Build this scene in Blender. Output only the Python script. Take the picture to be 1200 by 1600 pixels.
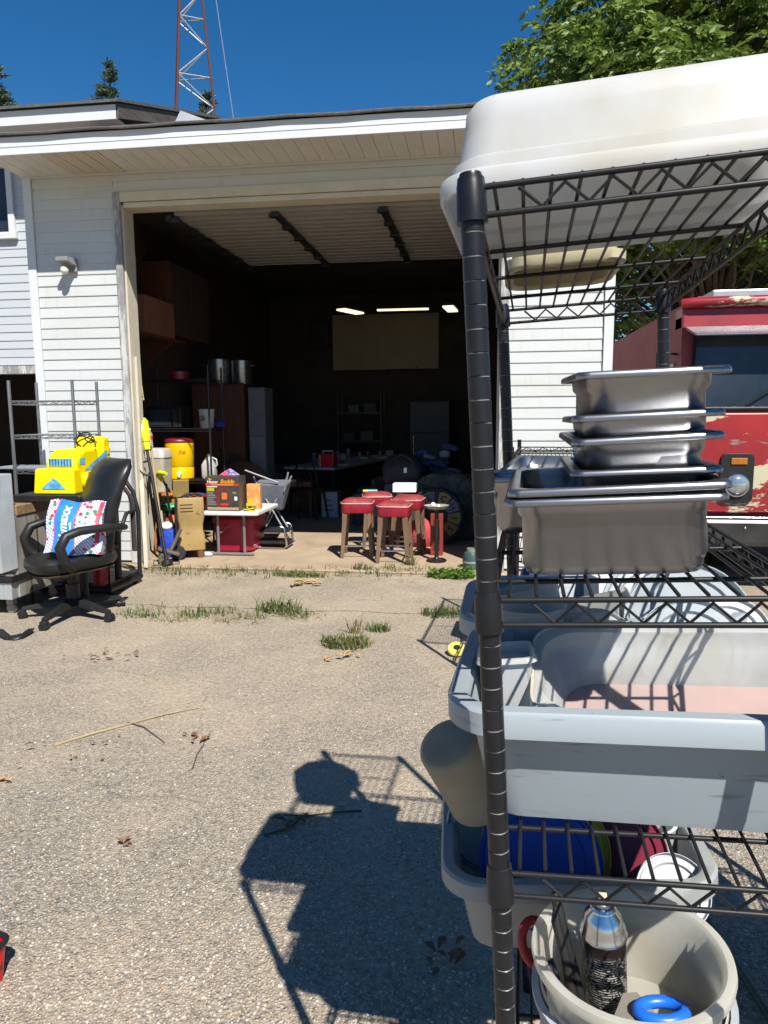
import bpy, math, random
import numpy as np
from mathutils import Vector, Matrix, Euler

random.seed(7); np.random.seed(7)
S = bpy.context.scene
for o in list(bpy.data.objects): bpy.data.objects.remove(o)
R = math.radians
PI = math.pi

# ------------------------------------------------------------------ camera
CAM_H = 1.5; FPX = 1110.0
PITCH, ROLL, YAW = R(7.687), R(0.3375), R(7.70)
fw = Vector((-math.sin(YAW)*math.cos(PITCH), math.cos(YAW)*math.cos(PITCH), -math.sin(PITCH)))
r0 = Vector((math.cos(YAW), math.sin(YAW), 0)); u0 = r0.cross(fw)
rt = math.cos(ROLL)*r0 - math.sin(ROLL)*u0
up = math.sin(ROLL)*r0 + math.cos(ROLL)*u0
CAM = Vector((0, 0, CAM_H))
cd = bpy.data.cameras.new('camera'); cam = bpy.data.objects.new('camera', cd)
S.collection.objects.link(cam); S.camera = cam
cd.sensor_fit = 'VERTICAL'; cd.sensor_height = 36.0; cd.sensor_width = 27.0
cd.lens = 36.0*FPX/1600.0; cd.clip_start = 0.02; cd.clip_end = 3000
cam.matrix_world = Matrix(((rt.x, up.x, -fw.x, 0), (rt.y, up.y, -fw.y, 0), (rt.z, up.z, -fw.z, CAM_H), (0, 0, 0, 1)))
S.render.resolution_x, S.render.resolution_y = 768, 1024

def ray(px, py): return fw + rt*((px-600)/FPX) + up*((800-py)/FPX)
def G(px, py, z=0.0):                      # photo pixel -> point on a level plane
    d = ray(px, py); return CAM + d*((z-CAM_H)/d.z)
def W(px, py, Y):                          # photo pixel -> point on a plane parallel to the garage front
    d = ray(px, py); return CAM + d*(Y/d.y)

# ------------------------------------------------------------------ sky, sun, exposure
SUN_EL, SUN_AZ = R(50.5), R(30.5)          # light travels towards +Y and -X
w = bpy.data.worlds.new('World'); S.world = w; w.use_nodes = True
nt = w.node_tree; bg = nt.nodes['Background']
sky = nt.nodes.new('ShaderNodeTexSky'); sky.sky_type = 'NISHITA'; sky.sun_disc = False
sky.sun_elevation = SUN_EL; sky.sun_rotation = PI - SUN_AZ
sky.altitude = 200; sky.air_density = 1.0; sky.dust_density = 0.0; sky.ozone_density = 4.5
hs = nt.nodes.new('ShaderNodeHueSaturation'); hs.inputs['Saturation'].default_value = 1.31
nt.links.new(sky.outputs[0], hs.inputs['Color']); nt.links.new(hs.outputs[0], bg.inputs[0]); bg.inputs[1].default_value = 0.064
sd = bpy.data.lights.new('sun', 'SUN'); sd.energy = 5.0; sd.angle = R(0.53); sd.color = (1.0, 0.955, 0.88)
sun = bpy.data.objects.new('sun', sd); S.collection.objects.link(sun)
ldir = Vector((-math.sin(SUN_AZ)*math.cos(SUN_EL), math.cos(SUN_AZ)*math.cos(SUN_EL), -math.sin(SUN_EL)))
sun.rotation_euler = ldir.to_track_quat('-Z', 'Y').to_euler(); sun.location = (4, -6, 9)
S.view_settings.view_transform = 'Standard'; S.view_settings.look = 'None'
S.view_settings.exposure = 0.75; S.view_settings.gamma = 1.0; S.view_settings.use_curve_mapping = False

# ------------------------------------------------------------------ helpers
COL = S.collection
class MB:
    """collects geometry; build() links it as one mesh object"""
    def __init__(s): s.v = []; s.f = []
    def add(s, vs, fs, m=None):
        b = len(s.v)
        s.v += [tuple(m @ Vector(p)) for p in vs] if m is not None else [tuple(p) for p in vs]
        s.f += [tuple(b+i for i in f) for f in fs]; return s
    def box(s, c, d, rz=0, m=None):
        x, y, z = d[0]/2, d[1]/2, d[2]/2
        vs = [(-x,-y,-z),(x,-y,-z),(x,y,-z),(-x,y,-z),(-x,-y,z),(x,-y,z),(x,y,z),(-x,y,z)]
        fs = [(0,3,2,1),(4,5,6,7),(0,1,5,4),(1,2,6,5),(2,3,7,6),(3,0,4,7)]
        M = Matrix.Translation(c) @ (m.to_4x4() if m is not None else Matrix.Rotation(rz, 4, 'Z'))
        return s.add(vs, fs, M)
    def b2(s, x0, x1, y0, y1, z0, z1): return s.box(((x0+x1)/2,(y0+y1)/2,(z0+z1)/2),(abs(x1-x0),abs(y1-y0),abs(z1-z0)))
    def hexa(s, lo, hi):
        return s.add(list(lo)+list(hi), [(3,2,1,0),(4,5,6,7),(0,1,5,4),(1,2,6,5),(2,3,7,6),(3,0,4,7)])
    def prism(s, prof, x0, x1):            # profile in (y, z), extruded along x
        n = len(prof)
        vs = [(x0,y,z) for y,z in prof]+[(x1,y,z) for y,z in prof]
        fs = [tuple(range(n))[::-1], tuple(range(n,2*n))]+[(i,(i+1)%n,n+(i+1)%n,n+i) for i in range(n)]
        return s.add(vs, fs)
    def prismy(s, prof, y0, y1):           # profile in (x, z), extruded along y
        n = len(prof)
        vs = [(x,y0,z) for x,z in prof]+[(x,y1,z) for x,z in prof]
        fs = [tuple(range(n)), tuple(range(n,2*n))[::-1]]+[((i+1)%n,i,n+i,n+(i+1)%n) for i in range(n)]
        return s.add(vs, fs)
    def loft(s, rings, c0=True, c1=True):
        n = len(rings[0]); vs = [p for r in rings for p in r]; fs = []
        for k in range(len(rings)-1):
            for i in range(n):
                j = (i+1) % n; fs.append((k*n+i, k*n+j, (k+1)*n+j, (k+1)*n+i))
        if c0: fs.append(tuple(range(n))[::-1])
        if c1: fs.append(tuple(range((len(rings)-1)*n, len(rings)*n)))
        return s.add(vs, fs)
    def lathe(s, prof, n=24, c=(0,0,0), c0=True, c1=True, m=None):
        rings = [[(r*math.cos(2*PI*i/n), r*math.sin(2*PI*i/n), z) for i in range(n)] for r, z in prof]
        t = MB(); t.loft(rings, c0, c1)
        M = Matrix.Translation(c) @ (m.to_4x4() if m is not None else Matrix())
        return s.add(t.v, t.f, M)
    def cyl(s, p0, p1, r, r1=None, n=10):
        p0, p1 = Vector(p0), Vector(p1); d = p1-p0; r1 = r if r1 is None else r1
        q = d.to_track_quat('Z', 'Y').to_matrix()
        return s.lathe([(r,0),(r1,d.length)], n, p0, m=q)
    def tube(s, pts, r, n=7, closed=False):
        P = [Vector(p) for p in pts]; N = len(P); rings = []; prev = None
        for i in range(N):
            a = P[i-1] if (i or closed) else P[i]; b = P[(i+1) % N] if (i < N-1 or closed) else P[i]
            t = (b-a).normalized()
            if prev is None:
                u = t.orthogonal().normalized()
            else:
                u = (prev - t*prev.dot(t)); u = u.normalized() if u.length > 1e-6 else t.orthogonal().normalized()
            prev = u; v = t.cross(u); rr_ = r[i] if hasattr(r, '__len__') else r
            rings.append([P[i]+(u*math.cos(2*PI*k/n)+v*math.sin(2*PI*k/n))*rr_ for k in range(n)])
        if closed: rings.append(rings[0]); return s.loft(rings, False, False)
        return s.loft(rings)
    def sphere(s, c, r, n=16, sc=(1,1,1), k=9):
        prof = [(max(1e-4,r*math.sin(PI*i/k)), -r*math.cos(PI*i/k)) for i in range(k+1)]
        return s.lathe(prof, n, c, m=Matrix.Diagonal(sc))
    def grid(s, fn, nu, nv):
        vs = [fn(i/nu, j/nv) for j in range(nv+1) for i in range(nu+1)]
        fs = [(j*(nu+1)+i, j*(nu+1)+i+1, (j+1)*(nu+1)+i+1, (j+1)*(nu+1)+i) for j in range(nv) for i in range(nu)]
        return s.add(vs, fs)
    def mesh(s, name='mesh', smooth=None):
        me = bpy.data.meshes.new(name); me.from_pydata(s.v, [], s.f); me.update()
        if smooth is not None:
            me.shade_smooth(); me.set_sharp_from_angle(angle=R(smooth))
        return me
    def build(s, name, m, parent=None, smooth=None, bevel=0, loc=(0,0,0), seg=2):
        me = s.mesh(name, smooth); return link(name, me, m, parent, loc, bevel, seg)
def link(name, me, m, parent=None, loc=(0,0,0), bevel=0, seg=2):
    if m and not me.materials: me.materials.append(m)
    o = bpy.data.objects.new(name, me); COL.objects.link(o); o.location = loc
    if parent: o.parent = parent
    if bevel:
        b = o.modifiers.new('bevel', 'BEVEL'); b.width = bevel; b.segments = seg; b.limit_method = 'ANGLE'; b.angle_limit = R(40)
        b.harden_normals = False
    return o
def rr(w, d, r, z, n=5, cx=0, cy=0):       # rounded rectangle ring
    r = min(r, w/2-1e-4, d/2-1e-4); P = []
    for sx, sy, a0 in ((1,1,0),(-1,1,90),(-1,-1,180),(1,-1,270)):
        for k in range(n+1):
            a = R(a0+90*k/n); P.append((cx+sx*(w/2-r)+r*math.cos(a), cy+sy*(d/2-r)+r*math.sin(a), z))
    return P
def tag(o, label=None, cat=None, group=None, kind=None):
    if label: o['label'] = label
    if cat: o['category'] = cat
    if group: o['group'] = group
    if kind: o['kind'] = kind
    return o
def thing(name, label, cat, loc=(0,0,0), rz=0, group=None):
    o = bpy.data.objects.new(name, None); COL.objects.link(o); o.empty_display_size = .1
    o.location = loc; o.rotation_euler = (0, 0, rz); return tag(o, label, cat, group)
def copy_tree(o, parent=None):
    c = o.copy(); COL.objects.link(c); c.parent = parent
    for ch in o.children: copy_tree(ch, c)
    return c
def text(s, size, m, parent, M, name='lettering', shear=0, ext=.0006, bold=0, align='CENTER'):
    cu = bpy.data.curves.new('t', 'FONT'); cu.body = s; cu.size = size; cu.extrude = ext; cu.offset = bold
    cu.align_x = align; cu.align_y = 'CENTER'; cu.shear = shear
    t = bpy.data.objects.new('t', cu); COL.objects.link(t)
    me = bpy.data.meshes.new_from_object(t); bpy.data.objects.remove(t)
    o = link(name, me, m, parent); o.matrix_local = M; return o
FRONT = Matrix(((1,0,0),(0,0,-1),(0,1,0))).to_4x4()       # text lying in XZ, read from -Y
def at(x, y, z, m=FRONT): return Matrix.Translation((x, y, z)) @ m

# ------------------------------------------------------------------ materials
MATS = {}
def mat(name, col, rough=.5, metal=0, col2=None, scale=6, lo=.35, hi=.65, bump=0, bscale=60, stain=None, stretch=(1,1,1),
        coat=0, trans=0, spec=.5, emit=0, bdist=.002):
    if name in MATS: return MATS[name]
    m = bpy.data.materials.new(name); m.use_nodes = True; MATS[name] = m
    n = m.node_tree.nodes; l = m.node_tree.links; p = n['Principled BSDF']
    c4 = lambda c: (c[0], c[1], c[2], 1) if hasattr(c, '__len__') else (c, c, c, 1)
    p.inputs['Roughness'].default_value = rough; p.inputs['Metallic'].default_value = metal
    p.inputs['Specular IOR Level'].default_value = spec; p.inputs['Coat Weight'].default_value = coat
    p.inputs['Transmission Weight'].default_value = trans
    p.inputs['Base Color'].default_value = c4(col)
    if emit: p.inputs['Emission Color'].default_value = c4(col); p.inputs['Emission Strength'].default_value = emit
    tc = n.new('ShaderNodeTexCoord'); mp = n.new('ShaderNodeMapping'); mp.inputs['Scale'].default_value = stretch
    oi_ = n.new('ShaderNodeObjectInfo'); ml = n.new('ShaderNodeMath'); ml.operation = 'MULTIPLY'; ml.inputs[1].default_value = 37.0; l.new(oi_.outputs['Random'], ml.inputs[0])
    ad = n.new('ShaderNodeVectorMath'); ad.operation = 'ADD'; l.new(tc.outputs['Object'], ad.inputs[0]); l.new(ml.outputs[0], ad.inputs[1])   # alike pieces do not share one pattern
    l.new(ad.outputs[0], mp.inputs[0]); out = None
    def noise(sc, det=6, ro=.6):
        t = n.new('ShaderNodeTexNoise'); t.inputs['Scale'].default_value = sc; t.inputs['Detail'].default_value = det
        t.inputs['Roughness'].default_value = ro; l.new(mp.outputs[0], t.inputs['Vector']); return t
    def ramp(src, a, b):
        q = n.new('ShaderNodeMapRange'); q.inputs[1].default_value = a; q.inputs[2].default_value = b; l.new(src, q.inputs[0]); return q.outputs[0]
    def mix(fac, a, b):
        x = n.new('ShaderNodeMix'); x.data_type = 'RGBA'; l.new(fac, x.inputs[0])
        if isinstance(a, tuple): x.inputs[6].default_value = a
        else: l.new(a, x.inputs[6])
        x.inputs[7].default_value = b; return x.outputs[2]
    if col2 is None: col2 = tuple(min(1, v*.82) for v in c4(col)[:3])
    t = noise(scale); out = mix(ramp(t.outputs[0], lo, hi), c4(col), c4(col2))
    for st in (stain or []):
        sc, a, b, cc = st[:4]; t2 = noise(sc, 8, .65)
        if len(st) > 4: 
            mp2 = n.new('ShaderNodeMapping'); mp2.inputs['Scale'].default_value = st[4]; mp2.inputs['Location'].default_value = (3.1,1.7,5.3)
            l.new(ad.outputs[0], mp2.inputs[0]); l.new(mp2.outputs[0], t2.inputs['Vector'])
        out = mix(ramp(t2.outputs[0], a, b), out, c4(cc))
    l.new(out, p.inputs['Base Color'])
    t3 = noise(scale*2.3, 5); q = n.new('ShaderNodeMapRange'); q.inputs[3].default_value = max(.02, rough*.8); q.inputs[4].default_value = min(1, rough*1.25)
    l.new(t3.outputs[0], q.inputs[0]); l.new(q.outputs[0], p.inputs['Roughness'])
    if bump:
        t4 = noise(bscale, 4); b = n.new('ShaderNodeBump'); b.inputs['Strength'].default_value = bump; b.inputs['Distance'].default_value = bdist
        l.new(t4.outputs[0], b.inputs['Height']); l.new(b.outputs[0], p.inputs['Normal'])
    return m
def clear_mat(name, col, clear=.6, rough=.25, col2=None, milk=.5):
    """thin translucent plastic: part see-through, part milky"""
    if name in MATS: return MATS[name]
    m = bpy.data.materials.new(name); m.use_nodes = True; MATS[name] = m
    n = m.node_tree.nodes; l = m.node_tree.links; p = n['Principled BSDF']; out = n['Material Output']
    p.inputs['Base Color'].default_value = (*col, 1); p.inputs['Roughness'].default_value = rough
    tr = n.new('ShaderNodeBsdfTransparent'); tr.inputs[0].default_value = (*[min(1, c*.3+.7) for c in col], 1)
    tl = n.new('ShaderNodeBsdfTranslucent'); tl.inputs[0].default_value = (*col, 1)
    m1 = n.new('ShaderNodeMixShader'); m1.inputs[0].default_value = milk; l.new(p.outputs[0], m1.inputs[1]); l.new(tl.outputs[0], m1.inputs[2])
    m2 = n.new('ShaderNodeMixShader'); l.new(m1.outputs[0], m2.inputs[1]); l.new(tr.outputs[0], m2.inputs[2])
    tc = n.new('ShaderNodeTexCoord'); t = n.new('ShaderNodeTexNoise'); t.inputs['Scale'].default_value = 9; t.inputs['Detail'].default_value = 7
    l.new(tc.outputs['Object'], t.inputs['Vector'])
    q = n.new('ShaderNodeMapRange'); q.inputs[1].default_value = .3; q.inputs[2].default_value = .7
    q.inputs[3].default_value = max(0, clear-.1); q.inputs[4].default_value = min(1, clear+.1); l.new(t.outputs[0], q.inputs[0]); l.new(q.outputs[0], m2.inputs[0])
    if col2:
        x = n.new('ShaderNodeMix'); x.data_type = 'RGBA'; x.inputs[6].default_value = (*col, 1); x.inputs[7].default_value = (*col2, 1)
        q2 = n.new('ShaderNodeMapRange'); q2.inputs[1].default_value = .42; q2.inputs[2].default_value = .72
        l.new(t.outputs[0], q2.inputs[0]); l.new(q2.outputs[0], x.inputs[0]); l.new(x.outputs[2], p.inputs['Base Color']); l.new(x.outputs[2], tl.inputs[0])
    l.new(m2.outputs[0], out.inputs[0]); return m

def ground_mat():
    m = bpy.data.materials.new('worn_aggregate'); m.use_nodes = True
    n = m.node_tree.nodes; l = m.node_tree.links; p = n['Principled BSDF']
    tc = n.new('ShaderNodeTexCoord'); O = tc.outputs['Object']
    def N(sc, det=6, ro=.6, dist=0):
        t = n.new('ShaderNodeTexNoise'); t.inputs['Scale'].default_value = sc; t.inputs['Detail'].default_value = det
        t.inputs['Roughness'].default_value = ro; t.inputs['Distortion'].default_value = dist; l.new(O, t.inputs['Vector']); return t.outputs[0]
    def V(sc, feat='F1'):
        t = n.new('ShaderNodeTexVoronoi'); t.inputs['Scale'].default_value = sc; t.feature = feat; l.new(O, t.inputs['Vector']); return t
    def MR(src, a, b, c=0, d=1):
        q = n.new('ShaderNodeMapRange'); q.inputs[1].default_value = a; q.inputs[2].default_value = b; q.inputs[3].default_value = c; q.inputs[4].default_value = d
        l.new(src, q.inputs[0]); return q.outputs[0]
    def MX(f, a, b, mode='MIX'):
        x = n.new('ShaderNodeMix'); x.data_type = 'RGBA'; x.blend_type = mode
        for i, s_ in ((0, f), (6, a), (7, b)):
            if isinstance(s_, (tuple, float)): x.inputs[i].default_value = s_ if not isinstance(s_, tuple) else (*s_, 1)
            else: l.new(s_, x.inputs[i])
        return x.outputs[2]
    def MATH(op, a, b):
        x = n.new('ShaderNodeMath'); x.operation = op
        for i, s_ in ((0, a), (1, b)):
            if isinstance(s_, (int, float)): x.inputs[i].default_value = s_
            else: l.new(s_, x.inputs[i])
        return x.outputs[0]
    # stones of two sizes in a dark binder
    def stones(sc):
        v = V(sc); cr = n.new('ShaderNodeValToRGB'); e = cr.color_ramp.elements
        cols = [(0, (.08,.075,.067)), (.2, (.155,.14,.12)), (.45, (.29,.252,.20)), (.68, (.40,.355,.29)), (.82, (.38,.28,.175)), (.92, (.50,.46,.39)), (1, (.58,.545,.48))]
        e[0].position = 0; e[0].color = (*cols[0][1], 1); e[1].position = 1; e[1].color = (*cols[-1][1], 1)
        for q_, c_ in cols[1:-1]: k = e.new(q_); k.color = (*c_, 1)
        sp = n.new('ShaderNodeSeparateColor'); l.new(v.outputs['Color'], sp.inputs[0]); l.new(sp.outputs[0], cr.inputs[0])
        return v.outputs['Distance'], cr.outputs[0], sp.outputs[1]
    d1, c1, g1 = stones(62); d2, c2, g2 = stones(125)
    binder = MX(N(260, 3), (.095,.086,.074), (.195,.175,.145))
    fine = MX(MR(d2, .28, .46), c2, binder)
    keep = MATH('MULTIPLY', MR(d1, .36, .28), MATH('GREATER_THAN', g1, .35))
    agg = MX(keep, fine, c1)
    # worn-in sand and dust, as patches with their own shape
    sandmask = MATH('MULTIPLY', MR(N(.75, 9, .62, .4), .40, .60), MR(N(38, 4), .25, .6, .45, 1))
    sepo = n.new('ShaderNodeSeparateXYZ'); l.new(O, sepo.inputs[0])
    far = MR(sepo.outputs[1], 1.9, 6.0, .0, .95)
    s2 = MATH('MAXIMUM', sandmask, MATH('MULTIPLY', far, MR(N(2.1, 8, .65), .28, .66)))
    sand = MX(N(55, 5), (.475,.375,.26), (.40,.312,.21))
    colr = MX(MATH('MULTIPLY', s2, .60), agg, sand)
    colr = MX(MR(N(42, 3, .7), .40, .62, 0, .42), colr, MX(.5, (.50,.455,.385), sand))
    colr = MX(MR(N(33, 3, .7), .56, .70, 0, .5), colr, (.13,.118,.10))
    # darker oily / damp stains and rusty specks
    colr = MX(MR(N(1.25, 8, .6, .3), .60, .76, 0, .38), colr, (.16,.14,.115), 'MIX')
    colr = MX(MR(N(7.5, 5), .70, .76, 0, .5), colr, (.34,.20,.09))
    # fine branching cracks
    vc = n.new('ShaderNodeTexVoronoi'); vc.feature = 'DISTANCE_TO_EDGE'; vc.inputs['Scale'].default_value = .62
    wp_ = n.new('ShaderNodeTexNoise'); wp_.inputs['Scale'].default_value = 2.4; wp_.inputs['Detail'].default_value = 5; l.new(O, wp_.inputs['Vector'])
    va = n.new('ShaderNodeVectorMath'); va.operation = 'MULTIPLY_ADD'; l.new(wp_.outputs['Color'], va.inputs[0]); va.inputs[1].default_value = (.35,.35,.35); l.new(O, va.inputs[2]); l.new(va.outputs[0], vc.inputs['Vector'])
    fine_ = MATH('MULTIPLY', MR(vc.outputs['Distance'], .0035, .001), MR(N(.9, 3), .46, .58))
    colr = MX(MATH('MULTIPLY', fine_, .34), colr, (.06,.053,.043))
    # a long crack
    cx = MATH('ADD', sepo.outputs[1], MR(N(2.2, 6), 0, 1, -.16, .16))
    crack = MR(MATH('ABSOLUTE', MATH('SUBTRACT', cx, 5.27), 0), .012, .004)
    colr = MX(MATH('MULTIPLY', crack, .85), colr, (.05,.045,.035))
    l.new(colr, p.inputs['Base Color']); p.inputs['Roughness'].default_value = .92; p.inputs['Specular IOR Level'].default_value = .25
    h = MATH('SUBTRACT', MATH('MULTIPLY', MATH('MULTIPLY', keep, MR(s2, .2, .9, 1, .25)), .8), MATH('MULTIPLY', d2, .8))
    b = n.new('ShaderNodeBump'); b.inputs['Strength'].default_value = .9; b.inputs['Distance'].default_value = .007
    l.new(h, b.inputs['Height']); b2 = n.new('ShaderNodeBump'); b2.inputs['Strength'].default_value = .4; b2.inputs['Distance'].default_value = .04
    l.new(N(5, 5), b2.inputs['Height']); l.new(b.outputs[0], b2.inputs['Normal']); l.new(b2.outputs[0], p.inputs['Normal'])
    return m
M_ground = ground_mat()
M_slab = mat('concrete', (.36,.275,.185), .9, col2=(.29,.22,.15), scale=2.2, stain=[(3.1,.55,.75,(.19,.145,.10)), (1.3,.62,.78,(.15,.115,.08)), (14,.66,.74,(.15,.12,.085))], bump=.35, bscale=90)
M_siding = mat('vinyl_siding', (.485,.50,.50), .55, col2=(.455,.465,.455), scale=1.1, stain=[(1.7,.54,.8,(.42,.41,.35)), (2.2,.56,.76,(.40,.395,.36),(7,1,.6))], stretch=(.4,1,2.5))
M_siding2 = mat('grey_vinyl_siding', (.42,.45,.48), .55, col2=(.395,.42,.445), scale=1.1)
M_trimw = mat('white_trim', (.56,.575,.585), .5, col2=(.52,.535,.54), scale=3)
M_soffit = mat('soffit_vinyl', (.55,.53,.485), .55, col2=(.51,.49,.445), scale=3)
M_vent = mat('soffit_vent', (.46,.38,.24), .6, col2=(.36,.29,.18), scale=60, lo=.48, hi=.52)
M_weather = mat('weathered_paint', (.50,.50,.485), .7, col2=(.42,.415,.40), scale=6, stain=[(5,.45,.54,(.20,.20,.205),(3,3,.45)), (13,.53,.60,(.27,.255,.235),(2.5,2,.3))], bump=.4, bscale=40, stretch=(3,3,.5))
M_cream = mat('cream_jamb', (.52,.48,.38), .6, col2=(.45,.41,.32), scale=5, stain=[(9,.62,.75,(.38,.33,.25),(2,2,.4))])
M_shing = mat('shingles', (.10,.098,.095), .95, col2=(.06,.058,.056), scale=30, bump=.6, bscale=120)
M_darkwood = mat('weathered_rake_wood', (.055,.047,.042), .8, col2=(.10,.09,.08), scale=8, stretch=(1,.4,4))
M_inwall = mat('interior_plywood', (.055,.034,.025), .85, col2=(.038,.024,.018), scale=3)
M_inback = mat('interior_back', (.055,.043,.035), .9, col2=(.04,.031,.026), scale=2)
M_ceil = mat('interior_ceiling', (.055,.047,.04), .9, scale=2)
M_door = mat('overhead_door_steel', (.27,.255,.235), .55, col2=(.235,.222,.205), scale=3, stain=[(8,.64,.75,(.3,.25,.2))])
M_black = mat('black_metal', (.011,.011,.012), .45, col2=(.018,.018,.019), scale=20, spec=.3)
M_blackp = mat('black_plastic', (.011,.011,.012), .45, col2=(.018,.0175,.017), scale=9, bump=.1, spec=.32)
M_glassd = mat('dark_window_glass', (.012,.016,.022), .07, spec=.4, col2=(.03,.04,.055), scale=1.5)

# ------------------------------------------------------------------ ground and slab
g = MB()
g.grid(lambda u, v: ((u-.5)*240, -60+v*240, 0), 4, 4)
tag(g.build('ground', M_ground), kind='structure')
YW = 6.74                                   # front plane of the garage wall
sl = MB(); sl.prism([(6.63,-.1),(6.60,.018),(6.62,.026),(14.5,.026),(14.5,-.1)], -4.40, 1.14)
slab = tag(sl.build('garage_slab', M_slab), kind='structure')
FZ = .026
def GS(px, py): return G(px, py, FZ)

# ------------------------------------------------------------------ garage
gar = thing('garage', 'single storey garage with pale lap siding, white fascia and its big door rolled up', 'garage', (0, YW, 0))
def lp(x0, x1, y0, y1, z0, z1, name, m, par=gar, bevel=0):      # world box as part of the garage
    return MB().b2(x0, x1, y0-YW, y1-YW, z0, z1).build(name, m, par, bevel=bevel)
XL, XR = -4.43, 1.17; OX0, OX1, OZ = -3.44, .17, 3.50
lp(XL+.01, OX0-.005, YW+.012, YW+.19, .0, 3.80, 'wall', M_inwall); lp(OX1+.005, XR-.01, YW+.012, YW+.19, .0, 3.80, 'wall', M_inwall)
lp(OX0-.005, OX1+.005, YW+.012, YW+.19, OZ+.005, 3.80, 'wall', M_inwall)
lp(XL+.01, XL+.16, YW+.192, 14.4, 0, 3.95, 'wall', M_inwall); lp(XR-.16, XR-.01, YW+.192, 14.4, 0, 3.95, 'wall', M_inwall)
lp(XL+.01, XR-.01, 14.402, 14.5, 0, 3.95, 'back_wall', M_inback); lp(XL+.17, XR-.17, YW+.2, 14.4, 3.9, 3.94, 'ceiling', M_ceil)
# siding courses: every course is a board with a lip
PITCHZ = .1014
def board_mesh(m):
    b = MB(); b.prism([(0,0),(-.011,0),(-.0115,.006),(-.004,.098),(-.003,.1013),(0,.1013)][::-1], 0, 1); me = b.mesh('siding_board'); me.materials.append(m); return me
sb = board_mesh(M_siding)
def course(par, x0, x1, y, z, me, sz=1):
    o = bpy.data.objects.new('siding_board', me); COL.objects.link(o); o.parent = par
    o.location = (x0, y+random.uniform(-.001,.001), z); o.scale = (x1-x0, 1, sz); o.rotation_euler = (random.uniform(-.004,.004), random.uniform(-.0007,.0007), 0)
for k in range(37):
    z = .05+k*PITCHZ
    if z > 3.73: continue
    course(gar, XL+.085, OX0-.072, .011, z, sb); course(gar, OX1+.072, XR-.085, .011, z, sb)
for z in (3.635, 3.735): course(gar, OX0-.07, OX1+.07, .011, z, sb, .98 if z < 3.7 else .78)
lp(XL+.085, XR-.085, YW-.016, YW-.001, 3.795, 3.828, 'frieze_trim', M_soffit)
lp(XL-.002, XL+.082, YW-.018, YW+.06, .03, 3.81, 'corner_trim', M_trimw, bevel=.003); lp(XR-.082, XR+.002, YW-.018, YW+.06, .03, 3.81, 'corner_trim', M_trimw, bevel=.003)
lp(OX0-.068, OX0-.001, YW-.028, YW+.008, .03, 3.632, 'door_trim', M_weather, bevel=.004); lp(OX1+.001, OX1+.068, YW-.028, YW+.008, .03, 3.632, 'door_trim', M_weather, bevel=.004)
lp(OX0+.001, OX1-.001, YW-.026, YW+.008, OZ+.045, 3.63, 'door_trim', M_cream, bevel=.004)
lp(OX0-.003, OX0+.018, YW+.010, YW+.21, .03, OZ+.02, 'jamb', M_cream, bevel=.003); lp(OX1-.018, OX1+.003, YW+.010, YW+.21, .03, OZ+.02, 'jamb', M_cream, bevel=.003)
lp(OX0+.019, OX1-.019, YW+.010, YW+.21, OZ-.004, OZ+.043, 'jamb', M_cream, bevel=.003)
lp(OX0+.018, OX0+.045, YW+.075, YW+.10, .03, 2.1, 'door_stop', M_cream, bevel=.003)
# side walls outside
lp(XL, XL+.008, YW+.062, 14.5, .03, 3.81, 'side_cladding', M_siding); lp(XR-.008, XR, YW+.062, 14.5, .03, 3.81, 'side_cladding', M_siding)
# soffit boards (each its own), vented ones near the left end
YF = 6.14
sw = .135; x = XL; k = 0
soff = MB().prismy([(0,0),(.131,0),(.131,.006),(.135,.012),(0,.012)], 0, YW-.02-YF).mesh('soffit_board'); soff.materials.append(M_soffit)
sofv = MB().prismy([(0,0),(.131,0),(.131,.006),(.135,.012),(0,.012)], 0, YW-.02-YF).mesh('soffit_board'); 
def vent_mat():
    m = mat('perforated_soffit', (.60,.53,.40), .55); n = m.node_tree.nodes; l = m.node_tree.links; p = n['Principled BSDF']
    tc = n.new('ShaderNodeTexCoord'); wv = n.new('ShaderNodeTexWave'); wv.bands_direction = 'Y'; wv.inputs['Scale'].default_value = 16
    l.new(tc.outputs['Object'], wv.inputs[0]); wx = n.new('ShaderNodeTexWave'); wx.bands_direction = 'X'; wx.inputs['Scale'].default_value = 9
    l.new(tc.outputs['Object'], wx.inputs[0]); mu = n.new('ShaderNodeMath'); mu.operation = 'MULTIPLY'; l.new(wv.outputs[1], mu.inputs[0]); l.new(wx.outputs[1], mu.inputs[1])
    q = n.new('ShaderNodeMapRange'); q.inputs[1].default_value = .2; q.inputs[2].default_value = .5; l.new(mu.outputs[0], q.inputs[0])
    x = n.new('ShaderNodeMix'); x.data_type = 'RGBA'; x.inputs[6].default_value = (.62,.55,.42,1); x.inputs[7].default_value = (.16,.12,.07,1)
    l.new(q.outputs[0], x.inputs[0]); l.new(x.outputs[2], p.inputs['Base Color']); return m
sofv.materials.append(vent_mat())
while x < XR:
    o = bpy.data.objects.new('soffit_board', sofv if 4 <= k <= 7 else soff); COL.objects.link(o); o.parent = gar
    o.location = (x, YF-YW, 3.812); x += sw; k += 1
lp(XL-.03, XR+.03, YF-.022, YF-.002, 3.795, 3.945, 'fascia', M_trimw, bevel=.003)
lp(XL-.03, XR+.03, YF-.026, YF-.023, 3.86, 3.866, 'fascia_bead', M_trimw)
rf = MB(); rf.prism([(YF-.05-YW,3.948),(YF-.05-YW,3.972),(10.6-YW,5.46),(15.1-YW,3.96),(15.1-YW,3.93),(10.6-YW,5.43)][::-1], XL-.06, XR+.06); rf.build('roof', M_shing, gar)
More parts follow.
